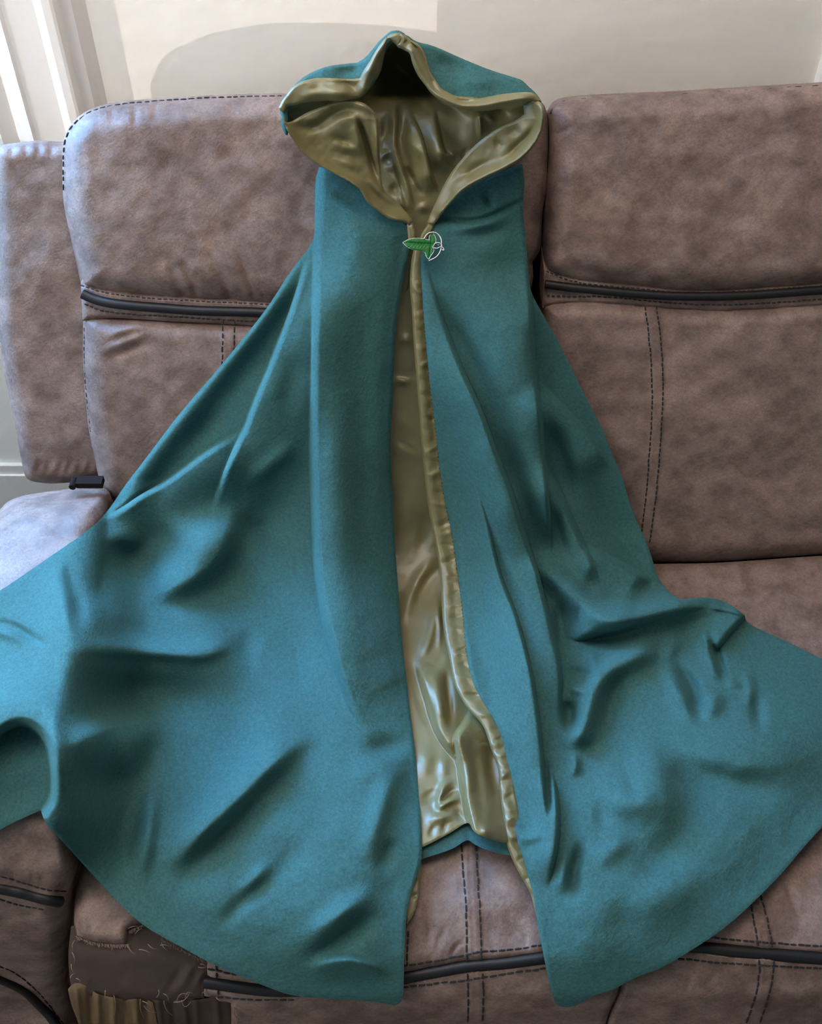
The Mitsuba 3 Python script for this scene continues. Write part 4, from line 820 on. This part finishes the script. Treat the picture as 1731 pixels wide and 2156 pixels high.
HIN = Heights([(592, 232, 3.0), (640, 203, 7), (700, 190, 7), (760, 176, 6), (800, 102, 9), (832, 79, 10), (880, 101, 9), (930, 188, 8), (1000, 210, 8), (1100, 203, 8), (700, 222, 0.5), (650, 232, 1.5), (980, 240, 0.5), (1070, 240, 0.5), (850, 140, -10.0), (820, 160, -8.0), (900, 180, -8.0), (950, 225, -3.0), (1050, 225, -2.0), (1120, 235, 1.5), (800, 140, -7.0), (817, 95, -5.0), (836, 112, -10.0), (870, 150, -10.0), (775, 195, -1.0), (925, 205, -1.0), (840, 222, 1.0), (880, 300, 1.6), (830, 320, 1.6), (940, 300, 1.6), (1000, 270, 1.0), (880, 400, 2.0), (850, 440, 2.2), (885, 480, 0.2), (910, 440, 0.8), (720, 260, 1.0), (650, 240, 1)], [
    L([(838, 205), (838, 260), (836, 290), (838, 315), (848, 345), (858, 375), (868, 410), (880, 445)], 0.8, 8, 24, -1, t0=0.25, t1=0.1), R([(830, 220), (831, 290), (834, 320), (846, 360), (858, 400)], 0.5, 7, 7),
    R([(845, 205), (848, 250), (850, 290)], -0.8, 9), L([(862, 225), (868, 240), (882, 268), (895, 305), (905, 345), (918, 385), (928, 404)], 1.2, 5, 45, -1, t0=0.2, t1=0.03), R([(858, 275), (875, 310), (885, 340)], 0.5, 14), R([(852, 345), (862, 370), (878, 392)], -0.6, 7), R([(870, 385), (885, 405), (898, 410)], -0.3, 7),
    L([(918, 215), (921, 245), (930, 290), (940, 320), (962, 326)], 1.2, 8, 50, -1, t0=0.05, t1=0.2), R([(935, 240), (945, 270), (965, 290), (985, 270)], -0.7, 16), R([(940, 325), (950, 322), (965, 330)], 0.5, 6), R([(1010, 240), (1012, 270), (1013, 292)], 0.7, 5), R([(1025, 240), (1035, 255), (1045, 262)], 0.5, 8), R([(975, 345), (978, 325), (985, 310)], -0.5, 6),
    R([(822, 330), (815, 320), (806, 330), (804, 345)], 0.5, 7), R([(826, 320), (832, 345), (842, 375), (850, 405), (858, 435)], -0.9, 6, 6), R([(806, 350), (822, 352), (838, 360)], 0.3, 8), R([(820, 390), (832, 395), (830, 415)], -0.6, 9), R([(842, 400), (845, 425), (855, 445)], 0.4, 6), R([(875, 430), (890, 440), (908, 425)], 0.4, 10), R([(812, 240), (815, 270), (812, 300)], -0.7, 9)], wob=0.25, wobscale=34, seed=73, gain=2.1, blur=9)
RIM_TL = [(587, 228, 1), (594, 212), (603, 200), (616, 184), (634, 172), (652, 167), (674, 164), (715, 165), (740, 166), (758, 164, 1), (766, 148), (778, 130), (788, 112), (797, 98), (808, 84), (822, 73), (838, 69), (851, 74), (858, 84, 1), (852, 92), (846, 100), (840, 101), (836, 96), (824, 86), (817, 81, 1), (813, 98), (808, 122), (804, 140), (798, 158), (789, 172), (775, 190), (764, 202), (756, 206, 1), (740, 209), (715, 213), (690, 212), (663, 214), (640, 216), (617, 222), (604, 226), (598, 238)]
HTL = Heights([(587, 228, 4.7), (616, 184, 4.6), (674, 164, 4.0), (740, 166, 3.6), (778, 130, 4.6), (808, 84, 5.6), (838, 69, 6.0), (852, 92, 6.0), (817, 82, 5.4), (806, 130, 3.6), (789, 172, 2.6), (760, 204, 3.2), (715, 213, 3.8), (663, 214, 3.8), (617, 222, 4.0), (598, 236, 4.4), (650, 190, 4.8), (720, 190, 4.4), (784, 150, 4.4)], [
    R([(660, 178), (700, 190), (750, 204)], 0.45, 9, 14), R([(700, 172), (735, 178), (755, 196)], -0.5, 9), R([(760, 200), (775, 160), (795, 115), (820, 80)], 0.7, 10, 14, t0=0.1, t1=0.05), R([(840, 72), (846, 84), (842, 98)], -0.2, 3, 3, t0=0, t1=0),
    R([(620, 210), (660, 198), (700, 200), (740, 206)], 0.35, 9)], wob=0.12, wobscale=30, seed=74, blur=8, rise=4.4, gain=1.1)
RIM_TR = [(836, 96, 1), (842, 82), (850, 73), (857, 76), (865, 84), (880, 92), (890, 104), (898, 122), (907, 152), (918, 170), (930, 186), (945, 195), (958, 201), (990, 204), (1010, 206), (1030, 203), (1057, 198), (1085, 195), (1113, 194), (1128, 199), (1140, 212, 1), (1136, 216), (1120, 213), (1108, 216), (1098, 224), (1085, 230), (1076, 234), (1055, 230), (1038, 232), (1015, 234), (1000, 233), (978, 231), (957, 226), (940, 218), (925, 209), (908, 196), (895, 179), (882, 162), (873, 145), (867, 128), (862, 112), (852, 106)]
HTR = Heights([(840, 90, 5.8), (865, 84, 5.6), (895, 115, 4.8), (925, 185, 4.8), (958, 201, 4.8), (1030, 203, 4.8), (1113, 194, 4.8), (1138, 213, 5.0), (1076, 234, 4.2), (1000, 233, 4.4), (957, 226, 4.4), (895, 179, 4.2), (865, 120, 5.0)], [
    R([(860, 92), (876, 130), (893, 168), (915, 196), (945, 214), (990, 224), (1040, 218), (1090, 208), (1130, 206)], 0.8, 9, 10, t0=0.05, t1=0.1), R([(905, 160), (915, 185), (930, 200)], -0.25, 5), R([(955, 205), (975, 214), (1000, 212)], -0.3, 5)], wob=0.1, wobscale=24, seed=75, blur=8, rise=4.4, gain=1.1)
SHELL_L = [(590, 238, 1), (590, 222), (599, 204), (610, 190), (618, 181), (636, 165), (655, 153), (680, 143), (700, 138), (730, 134), (752, 132, 1), (772, 118), (794, 92), (809, 77), (822, 67), (835, 64), (848, 68), (856, 78), (852, 92, 1), (826, 92), (800, 140), (780, 185), (757, 190, 1), (700, 195), (640, 200), (605, 235, 1), (605, 285), (598, 278), (592, 258)]
HSL = Heights([(590, 240, 3.9), (599, 204, 3.6), (655, 153, 2.6), (752, 132, 2.2), (794, 92, 3.8), (835, 64, 4.8), (674, 168, 3.5), (740, 170, 3.1), (778, 135, 4.0), (808, 88, 5.0), (845, 80, 5.2), (640, 195, 3.8), (757, 190, 3.0), (820, 100, 4.0), (605, 280, 4.2)], [R([(700, 150), (735, 152), (770, 140)], -0.3, 10)], wob=0.15, wobscale=40, seed=76, blur=8, rise=4.4, gain=1.5)
SHELL_R = [(845, 76, 1), (856, 74), (868, 82), (882, 89), (903, 94), (930, 104), (959, 117), (1016, 141), (1050, 153), (1083, 163), (1100, 170), (1113, 182), (1128, 196), (1138, 210), (1145, 228, 1), (1135, 222), (1113, 204), (1057, 208), (1000, 214), (955, 211), (920, 190), (897, 150), (885, 112), (870, 98)]
HSR = Heights([(850, 78, 4.9), (880, 92, 4.2), (960, 120, 2.6), (1050, 155, 2.6), (1110, 184, 3.4), (1140, 215, 4.2), (1057, 203, 4.2), (955, 206, 4.2), (897, 145, 4.2), (1000, 175, 4.0), (940, 155, 3.8)], [R([(905, 120), (950, 140), (1000, 150)], -0.3, 14), R([(950, 175), (1020, 170), (1090, 180)], 0.3, 16)], wob=0.15, wobscale=40, seed=77, blur=8, rise=4.4, gain=1.5)
hood = obj('hood', sheet(SHELL_L, cloth_depth, HSL, 2.6, 0.003, (9, 0.006)), 'fleece', CLOAK, smooth=True)
obj('hood', sheet(SHELL_R, cloth_depth, HSR, 2.6, 0.003, (9, 0.006)), 'fleece', CLOAK, smooth=True)
obj('hood_lining', sheet(INNER, cloth_depth, HIN, 2.4, 0.0015, None, floor=lambda V: support(V, 0.016), soft=0.012, brim=0.024), 'satin', CLOAK, smooth=True, label='olive satin lining inside the hood')
obj('hood_lining', sheet(CHEEK_L, cloth_depth, HCL, 2.4, 0.0015, (6, 0.004)), 'satin', CLOAK, smooth=True)
obj('hood_lining', sheet(CHEEK_R, cloth_depth, HCR, 2.4, 0.0015, (6, 0.004)), 'satin', CLOAK, smooth=True)
obj('hood_facing', sheet(RIM_TL, cloth_depth, HTL, 2.4, 0.002, (6, 0.005)), 'satin', CLOAK, smooth=True, label='folded olive satin edge of the hood')
obj('hood_facing', sheet(RIM_TR, cloth_depth, HTR, 2.4, 0.002, (6, 0.005)), 'satin', CLOAK, smooth=True)
# neck tabs where the collar meets the fronts
obj('collar_tab', sheet([(856, 474, 1), (865, 467), (872, 478), (875, 494), (873, 512, 1), (862, 512), (859, 500)], cloth_depth, Heights([(865, 490, 3.7)], [R([(858, 476), (866, 472), (870, 470)], -0.2, 3)]), 2.0, 0.002, (4, 0.003)), 'satin', CLOAK, smooth=True)
obj('collar_tab', sheet([(905, 466, 1), (913, 472), (910, 486), (898, 506, 1), (884, 512), (886, 496), (893, 484)], cloth_depth, Heights([(900, 490, 3.6)], [R([(903, 472), (909, 476)], -0.2, 3)]), 2.0, 0.002, (4, 0.003)), 'satin', CLOAK, smooth=True)

# ------------------------------------------------------------------ the brooch
mat('silver', {'type': 'twosided', 'b': {'type': 'principled', 'base_color': rgb(0.42, 0.42, 0.43), 'metallic': 1.0, 'roughness': 0.3}})


def enamel(p, n, uv):
    return mi.Color3f(0.001, 0.085, 0.010) * (0.8 + 0.4 * noise(p.x * 300, p.y * 300, p.z * 300))


mat('green_enamel', {'type': 'twosided', 'b': {'type': 'principled', 'base_color': proc(enamel), 'roughness': 0.5, 'specular': 0.3, 'clearcoat': 0.1, 'clearcoat_gloss': 0.9}})
BR = 'leaf_brooch'
labels[BR] = {'label': 'small green enamel leaf brooch with silver rim fastening the cloak at the neck', 'category': 'brooch'}
bh = 0.054


def bdepth(V): return np.full(len(V), float(cloth_depth(np.array([[890.0, 515.0]]))[0]))


LEAF = [(848, 511, 1), (862, 504), (880, 502), (896, 504), (904, 506, 1), (905, 496), (911, 490, 1), (916, 498), (918, 508), (914, 516), (911, 520, 1), (914, 527), (909, 536), (903, 546, 1), (898, 540), (895, 532), (888, 528, 1), (874, 526), (861, 522)]
VEIN = [R([(850, 511), (875, 513), (900, 514), (914, 514)], -0.16, 2.5, 2.5, t0=0, t1=0), R([(908, 492), (908, 512)], -0.12, 2, 2, t0=0, t1=0), R([(904, 544), (908, 516)], -0.12, 2, 2, t0=0, t1=0)] + \
    [R([(x + 6, 513), (x, 507 if s > 0 else 521)], -0.06, 1.4, 1.4, t0=0, t1=0) for x in range(862, 900, 7) for s in (1, -1)]
HBrooch = Heights([(848, 511, 100 * bh), (880, 512, 100 * bh + 0.12), (910, 512, 100 * bh)], VEIN)
obj('leaf', sheet(LEAF, bdepth, HBrooch, 1.2, 0.0015, (3, 0.001)), 'green_enamel', BR, smooth=True, label='green enamel leaf with veins')
lo = np.vstack([spline(LEAF, 1.5, closed=True)])
lo = np.vstack([lo, lo[:1]])
obj('rim', tube(at(lo[:, 0], lo[:, 1], bdepth(lo) - bh + 0.0006), 0.0005, 8), 'silver', BR, label='thin silver rim')
rc = spline([(893, 503), (900, 493), (911, 489), (922, 493), (929, 503), (930, 515), (928, 527), (920, 540), (903, 549)], 1.5)
obj('ring', tube(at(rc[:, 0], rc[:, 1], bdepth(rc) - bh - 0.001), 0.0010, 8), 'silver', BR, label='curved silver stem')
for C in ([(914, 515), (921, 511), (928, 513), (931, 518)], [(913, 521), (920, 523), (928, 520), (934, 523), (935, 527), (930, 526)]):
    c = spline(C, 1.2)
    obj('tendril', tube(at(c[:, 0], c[:, 1], bdepth(c) - bh - 0.0015), 0.0009, 8), 'silver', BR)
obj('pin', tube(at(np.array([856.0, 890, 925]), np.array([512.0, 514, 516]), bdepth(np.zeros((3, 2))) - bh + np.array([0.004, 0.012, 0.004])), 0.0009, 8), 'silver', BR)

# ------------------------------------------------------------------ armchair out of view, shaped and placed to cast the rounded shadow on the wall
CH = 'unseen_armchair'
labels[CH] = {'label': 'high-backed brown armchair with rounded corners out of view, placed to shade the wall', 'category': 'unseen_armchair'}


def rslab(x0, x1, y0, y1, z0, z1, rc, re):
    """Upholstered slab, thin in x, with corners of radius rc and edges rounded by re."""
    p = sg.box(y0 + rc, z0 + rc, y1 - rc, z1 - rc).buffer(rc - re, 16)
    import manifold3d as m3
    s = m3.Manifold.sphere(re, 16)
    c = np.array(p.exterior.coords)[:-1]
    return m3.Manifold.batch_hull([s.translate((x, y, z)) for x in (x0 + re, x1 - re) for y, z in c])


obj('back', rslab(-1.70, -1.54, 0.22, 0.915, 0.30, 1.185, 0.13, 0.05), 'leather', CH)
obj('seat', rslab(-1.56, -1.02, 0.30, 0.84, 0.22, 0.46, 0.05, 0.04), 'leather', CH)
for y in (0.18, 0.80):
    obj('arm', rslab(-1.58, -1.00, y, y + 0.13, 0.05, 0.62, 0.06, 0.05), 'leather', CH)
for x in (-1.64, -1.08):
    for y in (0.30, 0.84):
        obj('foot', trimesh.creation.cylinder(0.025, 0.25, sections=20, transform=trimesh.transformations.translation_matrix([x, y, 0.125])), 'black_piping', CH)
